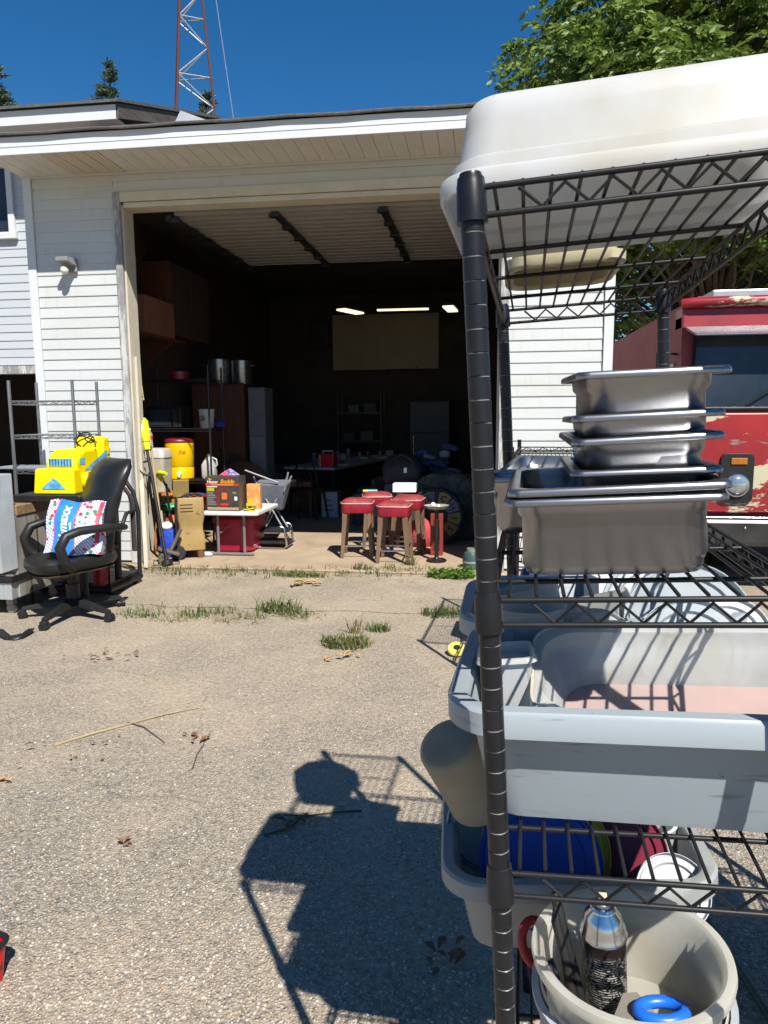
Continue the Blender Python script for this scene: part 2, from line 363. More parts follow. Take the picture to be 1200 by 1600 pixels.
for x in (XL+.02, XR-.02):
    MB().prism([(YF+.1-YW,3.948),(14.9-YW,3.948),(10.6-YW,5.38)][::-1], x-.01, x+.01).build('gable_end', M_siding, gar)
# drip edge with small sags
de = MB(); de.tube([(XL-.06+(XR-XL+.12)*i/24, YF-.052-YW, 3.957+.006*math.sin(i*1.7)) for i in range(25)], .012, 6); de.build('drip_edge', M_shing, gar)

# rolled-up overhead door: ribbed sections hung level under the ceiling
od = thing('overhead_door', 'ribbed beige steel overhead door rolled up flat under the garage ceiling', 'garage door', (0, YW+.26, 3.47))
nsec = 5; y = 0; L = 2.36/nsec
sec = MB()
for r_ in range(3):
    a = r_*L/3; sec.prism([(a,0),(a+L/3*.62,0),(a+L/3*.70,.018),(a+L/3*.97,.018),(a+L/3,0),(a+L/3,.04),(a,.04)][::-1], -3.02, .12)
sme = sec.mesh('section'); sme.materials.append(M_door)
for k in range(nsec):
    o = bpy.data.objects.new('section', sme); COL.objects.link(o); o.parent = od; o.location = (0, k*L+.004*k, .004*(k % 2))
for xs in (-2.0, -.94):
    st = MB(); st.b2(xs-.035, xs+.035, -.02, 2.38, -.03, -.004)
    for k in range(nsec+1): st.box((xs, min(2.36, k*L), -.04), (.10, .07, .03))
    st.build('stile', M_black, od)
for xs in (-3.06, .16):
    tk = MB(); tk.b2(xs-.03, xs+.03, -.05, 3.0, -.06, -.005)
    for k in range(nsec+1): tk.box((xs+(.05 if xs < -1 else -.05), k*L, -.05), (.09, .09, .05))
    tk.build('track', M_black, od)
pc = MB(); pc.tube([tuple(W(px, py, 6.98)) for px, py in ((211,400),(213,470),(217,540),(221,600),(224,622))], .006, 6); pc.sphere(W(224,624,6.98), .012, 8)
tag(pc.build('pull_cord', mat('jute', (.42,.33,.2), .9)), 'thin tan pull cord hanging beside the garage door jamb', 'cord')

# ------------------------------------------------------------------ wing of the house
wing = thing('house_wing', 'taller set-back house wing with grey lap siding and white eave', 'house', (0, 8.5, 0))
def wp(x0, x1, y0, y1, z0, z1, name, m, bevel=0): return MB().b2(x0, x1, y0-8.5, y1-8.5, z0, z1).build(name, m, wing, bevel=bevel)
sb2 = board_mesh(M_siding2)
WX0, WX1 = -11.0, -4.44
k = 0; z = 2.17
while z < 4.72:
    if 3.78 < z+.05 < 4.58:
        course(wing, WX0, -7.4, .011, z, sb2); course(wing, -5.72, WX1, .011, z, sb2)
    else: course(wing, WX0, WX1, .011, z, sb2)
    z += PITCHZ
wp(WX0, WX1, 8.512, 8.66, 2.16, 4.76, 'wall', M_inwall); wp(WX1-.36, WX1, 8.50, 8.66, 0, 2.155, 'wall', M_siding2)
wp(WX0, WX0+.5, 8.512, 8.66, 0, 2.155, 'wall', M_inwall); wp(WX0, WX1, 13.0, 13.1, 0, 4.7, 'back_wall', M_inwall)
wp(WX0, WX0+.1, 8.7, 13, 0, 4.7, 'wall', M_inwall); wp(WX0, WX1, 8.67, 13, 2.7, 2.75, 'ceiling', M_ceil)
wp(WX0+.5, WX1-.36, 8.46, 8.62, 2.06, 2.158, 'door_header', M_weather)
wp(-5.80, -5.72, 8.46, 8.52, 3.74, 4.62, 'window_frame', M_trimw, .004); wp(-7.4, -5.801, 8.46, 8.52, 4.54, 4.62, 'window_frame', M_trimw, .004)
wp(-7.42, -5.70, 8.44, 8.53, 3.70, 3.78, 'window_sill', M_trimw, .004); wp(-7.4, -5.801, 8.505, 8.511, 3.781, 4.539, 'window_pane', M_glassd)
wp(-6.6, -6.56, 8.48, 8.50, 3.785, 4.535, 'window_mullion', M_trimw)
wp(WX0, -4.02, 7.90, 7.92, 4.775, 4.93, 'fascia', M_trimw, .003)
wp(WX0, -4.04, 7.921, 8.50, 4.79, 4.80, 'soffit', M_soffit)
wp(WX1+.002, -4.22, 8.50, 8.56, 4.2, 4.785, 'upper_wall', M_siding2)
tanp = .333
rw = MB(); rw.prism([(-.65,4.935),(-.65,4.965),(2.6,4.965+3.25*tanp),(5.2,5.6),(5.2,5.55),(2.6,4.92+3.25*tanp)][::-1], WX0, -3.98); rw.build('roof', M_shing, wing)
rk = MB(); rk.prism([(-.60,4.78),(-.60,4.934),(2.6,4.905+3.25*tanp),(2.6,4.75+3.25*tanp)][::-1], -4.03, -4.0); rk.build('rake_board', M_darkwood, wing)
gw = MB(); gw.prism([(0.0,4.3),(0.0,4.79),(2.55,4.74+3.2*tanp),(4.6,5.3),(4.6,4.3)][::-1], -4.23, -4.2); gw.build('gable_wall', M_siding2, wing)
rt_ = MB(); P = W(297, 184, 8.9); rt_.hexa([(P.x-.16,.3,P.z-.09),(P.x+.3,.3,P.z-.1),(P.x+.3,.5,P.z-.1),(P.x-.16,.5,P.z-.09)], [(P.x-.08,.3,P.z+.05),(P.x+.1,.3,P.z-.02),(P.x+.1,.5,P.z-.02),(P.x-.08,.5,P.z+.05)])
rt_.build('roof_flashing', mat('galvanised', (.55,.57,.58), .45, .4), wing)

# wall lamp on the left siding
P = W(115, 418, YW)
lampm = mat('lamp_grey', (.22,.22,.21), .5); wl = thing('wall_lamp', 'grey hooded wall lamp with round bulb on the pale siding left of the door', 'lamp', (P.x, YW-.012, P.z))
MB().box((0,-.012,.0),(.10,.024,.10)).build('back_plate', lampm, wl, bevel=.006)
h_ = MB(); h_.hexa([(-.085,-.16,.03),(.035,-.16,.03),(.055,-.01,.0),(-.055,-.01,.0)], [(-.085,-.16,.07),(.035,-.16,.07),(.055,-.01,.075),(-.055,-.01,.075)]); h_.build('hood', lampm, wl, bevel=.006)
MB().cyl((-.03,-.10,.03),(-.03,-.10,-.015),.022,n=14).build('socket', lampm, wl, 40)
MB().sphere((-.03,-.10,-.045), .038, 20).build('bulb', mat('frosted_bulb', (.78,.76,.66), .25), wl, 60)

# ------------------------------------------------------------------ lattice tower and guy wire
M_towerred = mat('oxide_red_steel', (.085,.026,.021), .8, col2=(.06,.022,.019), scale=6)
M_galv = mat('galvanised_steel', (.36,.37,.38), .45, .5, scale=12)
tw = thing('lattice_tower', 'three-legged red and grey lattice mast rising behind the house roof', 'tower', (-6.16, 15.6, 0))
def tleg(i, z):                             # leg positions, narrowing upwards
    hw = (.44 + (8.0-z)*.082)
    return Vector(((-hw, 0, z), (-hw*.45, -hw*.9, z), (hw, 0, z))[i]) if i != 1 else Vector((-hw*.55, -hw*.85, z))
TOPZ = 13.2
for i in range(3):
    MB().cyl(tleg(i, 0), tleg(i, TOPZ), .034, .026, 8).build('leg', M_towerred, tw, 40)
zs = [0.0]
while zs[-1] < TOPZ-.6: zs.append(zs[-1] + max(.5, .98-.045*zs[-1]))
for a, b in ((0,1),(1,2),(2,0)):
    for k in range(len(zs)-1):
        z0, z1 = zs[k], zs[k+1]
        p, q = (tleg(a,z0), tleg(b,z1)) if (k+a) % 2 == 0 else (tleg(b,z0), tleg(a,z1))
        MB().cyl(p, q, .014, n=6).build('brace', M_galv, tw)
        if k % 2 == 0 : MB().cyl(tleg(a,z1), tleg(b,z1), .014, n=6).build('brace', M_galv, tw)
gy = MB(); gy.tube([(-5.93, 15.5, 13.0), (-5.27, 15.5, 7.78), (-4.30, 15.5, .0)], .009, 5)
tag(gy.build('guy_wire', M_galv), 'thin pale guy wire running down from the mast against the sky', 'wire')

# ------------------------------------------------------------------ trees
def leaf_mesh(name, C, D, size, m, droop=.0, wid=.42):
    """one mesh of folded leaf faces: centres C, directions D"""
    n = len(C); D = D/np.linalg.norm(D, axis=1, keepdims=True)
    rnd = np.random.randn(n, 3); sd_ = np.cross(D, rnd); sd_ /= np.linalg.norm(sd_, axis=1, keepdims=True)+1e-9
    nn = np.cross(D, sd_); L = size*(.6+.8*np.random.rand(n, 1)); Wd = L*wid
    a = C - D*L*.5; b = C + D*L*.5; l_ = C + sd_*Wd*.5 + nn*Wd*.22 - D*L*.05; r_ = C - sd_*Wd*.5 + nn*Wd*.22 - D*L*.05
    V = np.stack([a, l_, b, r_], 1).reshape(-1, 3); 
    idx = np.arange(n)[:, None]*4; F = np.concatenate([idx+np.array([0,1,2]), idx+np.array([0,2,3])], 0)
    me = bpy.data.meshes.new(name); me.vertices.add(len(V)); me.vertices.foreach_set('co', V.astype(np.float32).ravel())
    me.loops.add(F.size); me.loops.foreach_set('vertex_index', F.astype(np.int32).ravel())
    me.polygons.add(len(F)); me.polygons.foreach_set('loop_start', np.arange(0, F.size, 3, dtype=np.int32))
    me.update(calc_edges=True); me.materials.append(m); return me
def leaf_mat(name, c1, c2, c3, sc=1.2, tl=.35):
    m = bpy.data.materials.new(name); m.use_nodes = True; n = m.node_tree.nodes; l = m.node_tree.links; p = n['Principled BSDF']; out = n['Material Output']
    gi = n.new('ShaderNodeTexCoord'); t = n.new('ShaderNodeTexNoise'); t.inputs['Scale'].default_value = sc; t.inputs['Detail'].default_value = 3; l.new(gi.outputs['Object'], t.inputs[0])
    t2 = n.new('ShaderNodeTexNoise'); t2.inputs['Scale'].default_value = 14; l.new(gi.outputs['Object'], t2.inputs[0])
    q = n.new('ShaderNodeMapRange'); q.inputs[1].default_value = .38; q.inputs[2].default_value = .62; l.new(t.outputs[0], q.inputs[0])
    x = n.new('ShaderNodeMix'); x.data_type = 'RGBA'; x.inputs[6].default_value = (*c1, 1); x.inputs[7].default_value = (*c2, 1); l.new(q.outputs[0], x.inputs[0])
    q2 = n.new('ShaderNodeMapRange'); q2.inputs[1].default_value = .62; q2.inputs[2].default_value = .72; l.new(t2.outputs[0], q2.inputs[0])
    y = n.new('ShaderNodeMix'); y.data_type = 'RGBA'; y.inputs[7].default_value = (*c3, 1); l.new(x.outputs[2], y.inputs[6]); l.new(q2.outputs[0], y.inputs[0])
    l.new(y.outputs[2], p.inputs['Base Color']); p.inputs['Roughness'].default_value = .5
    tr = n.new('ShaderNodeBsdfTranslucent'); l.new(y.outputs[2], tr.inputs[0])
    mx = n.new('ShaderNodeMixShader'); mx.inputs[0].default_value = tl; l.new(p.outputs[0], mx.inputs[1]); l.new(tr.outputs[0], mx.inputs[2]); l.new(mx.outputs[0], out.inputs[0]); return m
M_leaf = leaf_mat('walnut_leaf', (.10,.17,.028), (.18,.255,.045), (.30,.31,.06))
M_bark = mat('bark', (.12,.095,.075), .95, col2=(.07,.055,.045), scale=9, bump=.7, bscale=30, stretch=(3,3,.6), bdist=.02)
def broad_tree(name, label, base, crown, trunk_h, n_cl, n_leaf, size, seed, group=None):
    rs = np.random.RandomState(seed); np.random.seed(seed)
    t = thing(name, label, 'tree', base, 0, group)
    cx, cy, cz, rx, ry, rz = crown
    tb = MB(); tb.tube([(0,0,0),(.05,.02,trunk_h*.5),(0,.05,trunk_h),(cx*.6,cy*.6,cz+rz*.2),(cx,cy,cz+rz*.7)], [.28,.22,.19,.11,.04], 10)
    C = []; D = []; tips = []
    while len(tips) < n_cl:
        d = rs.randn(3); d /= np.linalg.norm(d); r_ = rs.rand()**.33
        if r_ < .35: continue
        p = np.array([cx+d[0]*rx*r_, cy+d[1]*ry*r_, cz+d[2]*rz*r_]); tips.append(p)
    for p in tips:
        zb = max(trunk_h*.6, p[2]-abs(np.hypot(p[0]-cx*.6, p[1]-cy*.6))*.8-.3); zb = min(zb, cz+rz*.5)
        q = Vector((cx*.5*(zb/cz), cy*.5*(zb/cz), zb)); e = Vector(p)
        tb.tube([q, q.lerp(e,.5)+Vector((rs.randn()*.15, rs.randn()*.15, .18)), e], [.06,.035,.012], 5)
        cr = .38+.42*rs.rand()
        k = int(n_leaf*(cr/.6)**2)
        # sprays: short stems of leaflets that arch and hang
        ns = max(8, k//12)
        sd_ = rs.randn(ns, 3); sd_ /= np.linalg.norm(sd_, axis=1, keepdims=True); sd_[:, 2] = sd_[:, 2]*.6+.1
        org = p + sd_*cr*(rs.rand(ns,1)**.5)*np.array([1.15,1.15,.75])
        for s_ in range(ns):
            m_ = 12; u = np.linspace(0, 1, m_)[:, None]; ln = .34+.2*rs.rand()
            hd = np.array([sd_[s_,0], sd_[s_,1], 0]); hd /= np.linalg.norm(hd)+1e-6
            pts = org[s_] + hd*u*ln + np.array([0,0,1.])*(u*.10-u*u*.26)
            side = np.array([-hd[1], hd[0], 0]); sg = np.where(np.arange(m_) % 2 == 0, 1, -1)[:, None]
            dd = side*sg*.8 + hd*.55 + np.array([0,0,-.35]) + rs.randn(m_,3)*.22
            C.append(pts + dd*size*.4); D.append(dd)
    link('crown', leaf_mesh('crown', np.concatenate(C), np.concatenate(D), size, M_leaf, wid=.45), None, t)
    tb.build('trunk', M_bark, t, 50); return t
broad_tree('broadleaf_tree', 'big leafy green tree towering over the red van behind the garage corner', (4.6, 15.2, 0), (-.35, -.6, 6.7, 3.75, 3.0, 4.6), 2.6, 240, 380, .155, 3)
broad_tree('broadleaf_tree', 'second leafy tree further right beyond the big one', (9.6, 18.5, 0), (0, 0, 5.5, 3.8, 3.4, 4.6), 2.5, 80, 330, .16, 5)
M_needle = leaf_mat('spruce_needles', (.035,.065,.03), (.06,.095,.045), (.10,.13,.06), 1.5, .15)
def spruce(label, x, y, h, rb, seed, blue=False):
    rs = np.random.RandomState(seed); np.random.seed(seed); t = thing('spruce_tree', label, 'tree', (x, y, 0), 0, 'spruces behind the house')
    tb = MB(); tb.cyl((0,0,0), (0,0,h), .22, .012, 8); C = []; D = []
    z = 2.2
    while z < h-.1:
        r_ = rb*(1-z/h)**.85+.06; nb = 7 if z < h-1.2 else 5
        for k in range(nb):
            a = rs.rand()*6.28; L = r_*(.75+.4*rs.rand()); sl = .25 if z > h-2 else -.05
            d = np.array([math.cos(a), math.sin(a), sl]); m_ = int(26+L*110) if z > h-4.5 else int(12+L*30)
            u = rs.rand(m_, 1)**.7; pts = np.array([0,0,z]) + d*u*L + np.array([0,0,-.22])*(u**2)*L
            side = np.array([-math.sin(a), math.cos(a), 0]); pts = pts + side*(rs.rand(m_,1)-.5)*L*.5*(1-u*.6) + rs.randn(m_,3)*.035
            C.append(pts); D.append(d*.9 + side*(rs.rand(m_,1)-.5)*1.6 + rs.randn(m_,3)*.35 + np.array([0,0,.25]))
            if z > h-5: tb.tube([(0,0,z), tuple(np.array([0,0,z])+d*L*.9+np.array([0,0,-.18*L]))], [.02,.005], 4)
        z += .20 if z > h-5 else .4
    link('crown', leaf_mesh('crown', np.concatenate(C), np.concatenate(D), .13, M_needle, wid=.22), None, t)
    tb.build('trunk', M_bark, t, 50); return t
spruce('pointed green spruce rising alone above the house roof', -10.33, 20, 11.3, 2.9, 11)
spruce('broad dark spruce at the outer end of the house roof', -13.9, 20, 11.9, 3.6, 12)
spruce('small spruce tip seen through the lattice mast', -7.52, 20, 10.45, 2.6, 13)
spruce('lowest spruce tip just left of the mast foot above the roof', -8.15, 20.5, 9.9, 2.6, 14)

# ------------------------------------------------------------------ red van beside the garage
M_red = mat('peeling_red_paint', (.30,.012,.016), .35, col2=(.20,.008,.012), scale=2, stain=[(2.3,.56,.585,(.45,.41,.28),(.9,1,2.2)), (5.5,.62,.66,(.20,.18,.16),(.35,1,1.8)), (14,.62,.66,(.16,.02,.02),(.5,1,1.2))], coat=.3)
M_redside = mat('faded_red_side', (.24,.04,.045), .6, col2=(.19,.035,.04), scale=2, stain=[(6,.66,.7,(.3,.16,.13))])
M_chrome = mat('worn_chrome', (.62,.63,.65), .18, 1, col2=(.5,.5,.52), scale=7)
M_chromed = mat('dull_bumper', (.10,.105,.11), .22, .8, col2=(.06,.06,.065), scale=3)
vx, vy = 1.69, 6.4
van = thing('red_van', 'old red step van with peeling paint and chrome bumper parked beside the garage', 'van', (vx, vy, 0))
bd = MB(); bd.loft([[(0,0,.55),(2.2,0,.55),(2.2,0,1.53),(2.2,0.10,2.32),(2.15,.14,2.44),(2.05,.18,2.5),(.15,.18,2.5),(.04,.14,2.44),(0,.10,2.32),(0,0,1.53)],
              [(0,5.6,.55),(2.2,5.6,.55),(2.2,5.6,1.53),(2.2,5.6,2.32),(2.15,5.6,2.44),(2.05,5.6,2.5),(.15,5.6,2.5),(.04,5.6,2.44),(0,5.6,2.32),(0,5.6,1.53)]])
bd.build('body', M_redside, van, 30)
MB().loft([[(.02,-.025,.66),(2.18,-.025,.66),(2.18,-.03,1.47),(2.16,-.03,1.51),(.04,-.03,1.51),(.02,-.03,1.47)],[(.02,.03,.66),(2.18,.03,.66),(2.18,.03,1.47),(2.16,.03,1.51),(.04,.03,1.51),(.02,.03,1.47)]]).build('front_panel', M_red, van, bevel=.012)
MB().hexa([(.0,.06,2.22),(2.2,.06,2.22),(2.2,.3,2.22),(.0,.3,2.22)],[(.0,.085,2.40),(2.2,.085,2.40),(2.2,.3,2.40),(.0,.3,2.40)]).build('brow_panel', M_red, van, bevel=.012)
MB().tube([(.0,.09,2.425),(.06,.055,2.43),(1.1,.05,2.44),(2.14,.055,2.43),(2.2,.09,2.425)], .045, 10).build('roof_rail', M_red, van, 50)
MB().b2(.3, 1.9, .3, 1.2, 2.5, 2.57).build('roof_hatch', mat('aluminium', (.5,.51,.52), .4, .8), van, bevel=.01)
ws = MB(); ws.hexa([(.09,-.012,1.55),(2.11,-.012,1.55),(2.11,.0,1.55),(.09,.0,1.55)], [(.12,.055,2.20),(2.08,.055,2.20),(2.08,.07,2.20),(.12,.07,2.20)]); ws.build('windscreen', M_glassd, van)
fr = MB(); fr.tube([(.07,-.01,1.545),(2.13,-.01,1.545),(2.10,.06,2.20),(.10,.06,2.20)], .022, 8, True); fr.build('windscreen_frame', M_black, van, 50)
MB().cyl((1.1,-.012,1.55),(1.1,.062,2.2),.02,n=8).build('windscreen_post', M_black, van, 50)
vs = MB(); vs.hexa([(.04,-.20,2.13),(2.16,-.20,2.13),(2.18,.06,2.21),(.02,.06,2.21)],[(.04,-.20,2.145),(2.16,-.20,2.145),(2.18,.06,2.235),(.02,.06,2.235)]); vs.build('sun_visor', mat('navy_visor', (.035,.04,.07), .25, .3), van, bevel=.004)
for s_ in (0, 1):
    hx = .47 if s_ == 0 else 1.73; hz = .90
    bz = MB(); bz.loft([[(hx+p[0], -.052, hz+.06+p[1]) for p in rr(.27,.42,.05,0)], [(hx+p[0], -.027, hz+.06+p[1]) for p in rr(.27,.42,.05,0)]]); bzo = bz.build('headlamp_bezel', M_blackp, van, bevel=.004)
    MB().lathe([(.089,0),(.092,.012),(.082,.03),(.05,.043),(.012,.049)], 28, (hx,-.053,hz), m=Matrix.Rotation(R(90),3,'X')).build('headlight', mat('headlamp_glass', (.55,.58,.6), .08, .75, col2=(.3,.32,.34), scale=14), van, 50)
    MB().lathe([(.098,0),(.098,.018),(.088,.02),(.088,0)], 28, (hx,-.0535,hz), m=Matrix.Rotation(R(90),3,'X')).build('headlight_ring', M_chrome, van, 50)
    MB().box((hx+.01,-.058,hz+.205),(.13,.012,.055)).build('marker_light', mat('amber_lens', (.35,.12,.01), .2, col2=(.25,.08,.01)), van, bevel=.004)
bp = MB(); bp.prism([(-.20,.40),(-.22,.44),(-.22,.60),(-.20,.64),(-.06,.645),(-.06,.40)][::-1], .0, 2.2); bp.build('bumper', M_chromed, van, bevel=.012)
MB().tube([(0,-.21,.645),(2.2,-.21,.645)], .009, 8).build('bumper_edge', M_chrome, van, 60)
for x_ in (.16, .5, 2.04):
    MB().sphere((x_,-.222,.56), .013, 10).build('bumper_bolt', M_chrome, van, 60)
for z_ in (1.86, ):
    MB().b2(-.015, -.001, .25, 5.55, z_, z_+.085).build('side_strip', mat('aluminium', (.5,.51,.52), .4, .8), van, bevel=.004)
for y_ in (1.15, 2.3, 3.45, 4.6):
    MB().b2(-.006, -.001, y_, y_+.012, .6, 1.855).build('panel_seam', mat('seam_grey', (.3,.3,.3), .6), van)
MB().b2(-.008, -.001, .28, .95, 1.5, 1.84).build('door_window', M_glassd, van)
mr = MB(); mr.tube([(-.001,.2,2.02),(-.2,.05,2.02),(-.2,.05,1.5),(-.001,.2,1.4)], .011, 6); mr.build('mirror_bracket', M_black, van, 50)
MB().box((-.2,.03,1.66),(.17,.03,.22)).build('mirror', M_chrome, van, bevel=.01)
MB().box((.72,-.035,1.72),(.012,.012,.5), m=Matrix.Rotation(R(55),3,'Y')).build('wiper', M_black, van)
for y_ in (.85, 4.3):
    for x_ in (.02, 1.96):
        wh = MB(); wh.lathe([(.2,-.11),(.36,-.12),(.385,-.08),(.385,.08),(.36,.12),(.2,.11)], 28, (x_+.12,y_,.385), m=Matrix.Rotation(R(90),3,'Y'))
        wo = wh.build('wheel', mat('tyre', (.02,.02,.02), .85), van, 40)
        MB().lathe([(.19,-.08),(.2,.0),(.19,.08)], 20, (x_+.12,y_,.385), m=Matrix.Rotation(R(90),3,'Y')).build('rim', M_galv, wo, 40)

# ------------------------------------------------------------------ wire shelving helper for far racks
def wire_rack(t, Wd, Dp, posts_h, levels, m, pr=.013, nw=10, mz=None, per_shelf=None):
    for x_ in (0, Wd):
        for y_ in (0, Dp):
            MB().cyl((x_,y_,0),(x_,y_,posts_h),pr,n=8).build('post', m, t, 50)
    for z_ in levels:
        s_ = MB()
        for dz in (0, -.03):
            for a, b in (((0,0),(Wd,0)),((Wd,0),(Wd,Dp)),((Wd,Dp),(0,Dp)),((0,Dp),(0,0))):
                s_.cyl((*a, z_+dz), (*b, z_+dz), .004, n=5)
        for e in (0, Dp):
            k = 0; n_ = max(4, int(Wd/.05)); pts = [(Wd*i/n_, e, z_-(.003 if i % 2 else .027)) for i in range(n_+1)]
            s_.tube(pts, .003, 4)
        for e in (0, Wd):
            n_ = max(4, int(Dp/.05)); s_.tube([(e, Dp*i/n_, z_-(.003 if i % 2 else .027)) for i in range(n_+1)], .003, 4)
        for i in range(1, nw*2): s_.cyl((Wd*i/(nw*2),0,z_+.003),(Wd*i/(nw*2),Dp,z_+.003),.0022,n=4)
        for i in range(1, 3): s_.cyl((0,Dp*i/3,z_-.002),(Wd,Dp*i/3,z_-.002),.004,n=5)
        s_.build('shelf', m, t)

# ------------------------------------------------------------------ left of the door: cabinet, rack, chair, toy
M_steel = mat('stained_sheet_steel', (.52,.56,.58), .38, .55, col2=(.42,.45,.46), scale=3, stain=[(5,.60,.75,(.28,.26,.22),(3,3,.35))])
M_rusty = mat('rust_streaked_steel', (.40,.39,.35), .55, .4, col2=(.28,.26,.22), scale=4, stain=[(4,.50,.66,(.12,.075,.04),(6,6,.3)), (9,.58,.68,(.2,.12,.06),(7,7,.4))], stretch=(2,2,.4))
M_oldwood = mat('old_wood', (.30,.19,.09), .7, col2=(.17,.10,.05), scale=5, stretch=(1,6,6))
cb = thing('steel_cabinet', 'old streaked sheet steel cabinet on casters strapped round with black belt', 'cabinet', (-3.95, 5.2, 0))
MB().b2(-.5, .45, -.28, .36, .13, .76).build('body', M_rusty, cb, bevel=.006)
MB().b2(-.51, .46, -.26, .38, .762, .84).build('wood_top', M_oldwood, cb, bevel=.006)
MB().hexa([(-.5,-.40,.34),(.40,-.40,.34),(.46,-.285,.36),(-.5,-.285,.36)],[(-.5,-.40,1.08),(.40,-.40,1.08),(.46,-.285,1.09),(-.5,-.285,1.09)]).build('door', M_steel, cb, bevel=.006)
MB().b2(-.5, .44, -.36, -.282, .13, .26).build('lower_panel', M_steel, cb, bevel=.004)
st = MB(); st.tube([(-.5,-.375,.285),(.455,-.372,.29),(.463,-.36,.29),(.463,.37,.27)], .002, 4)
sb_ = MB(); sb_.b2(-.5, .462, -.378, -.363, .27, .315); sb_.b2(.4515, .463, -.363, .375, .265, .315); sb_.build('strap', M_blackp, cb)
MB().b2(-.4, .46, -.36, -.345, .315, .325).build('edge_strip', M_rusty, cb)
for x_, y_ in ((.36,-.26),(-.42,-.26),(.36,.28)):
    MB().lathe([(.0311,-.017),(.038,-.012),(.038,.012),(.0311,.017)], 16, (x_,y_,.038), m=Matrix.Rotation(R(90),3,'X')).build('caster', mat('caster_grey', (.32,.27,.22), .7), cb, 40)
    MB().box((x_,y_,.10),(.05,.05,.06)).build('caster_fork', M_rusty, cb)
rkL = thing('wire_shelving', 'empty chrome wire shelving standing against the siding behind the toy', 'shelving', (-4.12, 5.85, 0))
wire_rack(rkL, .60, .40, 1.83, (.40, 1.04, 1.35, 1.65), mat('dull_chrome_wire', (.33,.34,.34), .35, .85), pr=.014)
MB().b2(-.25, .58, .03, .37, 1.048, 1.062).build('shelf_liner', mat('grey_liner', (.22,.25,.29), .7), rkL)
rj = thing('crate_of_junk', 'dark box of crumpled grey scrap on the low shelf of the chrome shelving', 'box', (-3.86, 6.05, .409))
MB().b2(-.2, .2, -.14, .14, 0, .2).build('box', M_blackp, rj, bevel=.006)
jk = MB(); 
for i in range(26): jk.sphere((random.uniform(-.17,.17), random.uniform(-.11,.11), .2+random.uniform(0,.09)), random.uniform(.02,.045), 6, k=4)
tag(jk.build('scrap', mat('scrap_grey', (.25,.25,.26), .6, .2, col2=(.08,.08,.08), scale=20), rj), kind='stuff')
bl = thing('blue_folding_chair', 'bright blue fabric chair back behind the steel cabinet', 'chair', (-4.33, 5.62, 0))
MB().loft([[(p[0], -.02, 1.1+p[1]) for p in rr(.42,.42,.1,0)], [(p[0], .02, 1.1+p[1]) for p in rr(.42,.42,.1,0)]]).build('backrest', mat('blue_fabric', (.02,.05,.35), .8), bl, bevel=.008)
MB().b2(-.205, .2, -.026, -.021, 1.05, 1.075).build('white_stripe', M_trimw, bl)
for x_ in (-.19, .19): MB().cyl((x_,0.03,0),(x_,0.03,1.2),.014,n=8).build('leg', M_black, bl, 50)
MB().b2(-.2, .2, -.05, .38, .42, .45).build('seat', mat('blue_fabric', (.02,.05,.35), .8), bl, bevel=.008)

# small black table with the toy bulldozer
tb = thing('utility_table', 'low black plastic utility table under the yellow toy bulldozer', 'table', (-3.36, 5.45, 0))
MB().loft([rr(.60,.66,.04,z_) for z_ in (.845,.90)]).build('table_top', M_blackp, tb, bevel=.008)
MB().loft([rr(.54,.58,.04,z_) for z_ in (.38,.42)]).build('shelf', M_blackp, tb, bevel=.006)
for x_ in (-.24,.24):
    for y_ in (-.27,.27): MB().lathe([(.03,.0),(.03,.38)], 10, (x_,y_,0)).lathe([(.03,.42),(.03,.845)], 10, (x_,y_,0)).build('leg', M_blackp, tb, 50)
M_yel = mat('toy_yellow_plastic', (.80,.64,.0), .32, col2=(.74,.57,.0), scale=4, stain=[(7,.68,.76,(.55,.42,.06))])
M_sky = mat('sticker_blue', (.06,.26,.48), .4, col2=(.16,.42,.62), scale=25, lo=.42, hi=.58)
M_nav = mat('sticker_dark', (.02,.07,.15), .4)
toy = thing('toy_bulldozer', 'yellow plastic ride-on toy bulldozer with blue stickers on black table', 'toy', (-3.33, 5.18, .902))
MB().hexa([(-.175,.0,0),(.175,.0,0),(.175,.14,0),(-.175,.14,0)],[(-.165,.02,.20),(.165,.02,.20),(.165,.12,.20),(-.165,.12,.20)]).build('blade', M_yel, toy, bevel=.015, seg=3)
MB().prism([(.121,.04),(.121,.24),(.15,.285),(.25,.34),(.45,.345),(.47,.27),(.60,.25),(.64,.05)][::-1], -.135, .135).build('body', M_yel, toy, bevel=.022, seg=3)
MB().prism([(.54,.26),(.555,.42),(.60,.44),(.66,.43),(.70,.10),(.62,.08)][::-1], -.13, .13).build('seat_back', M_yel, toy, bevel=.025, seg=3)
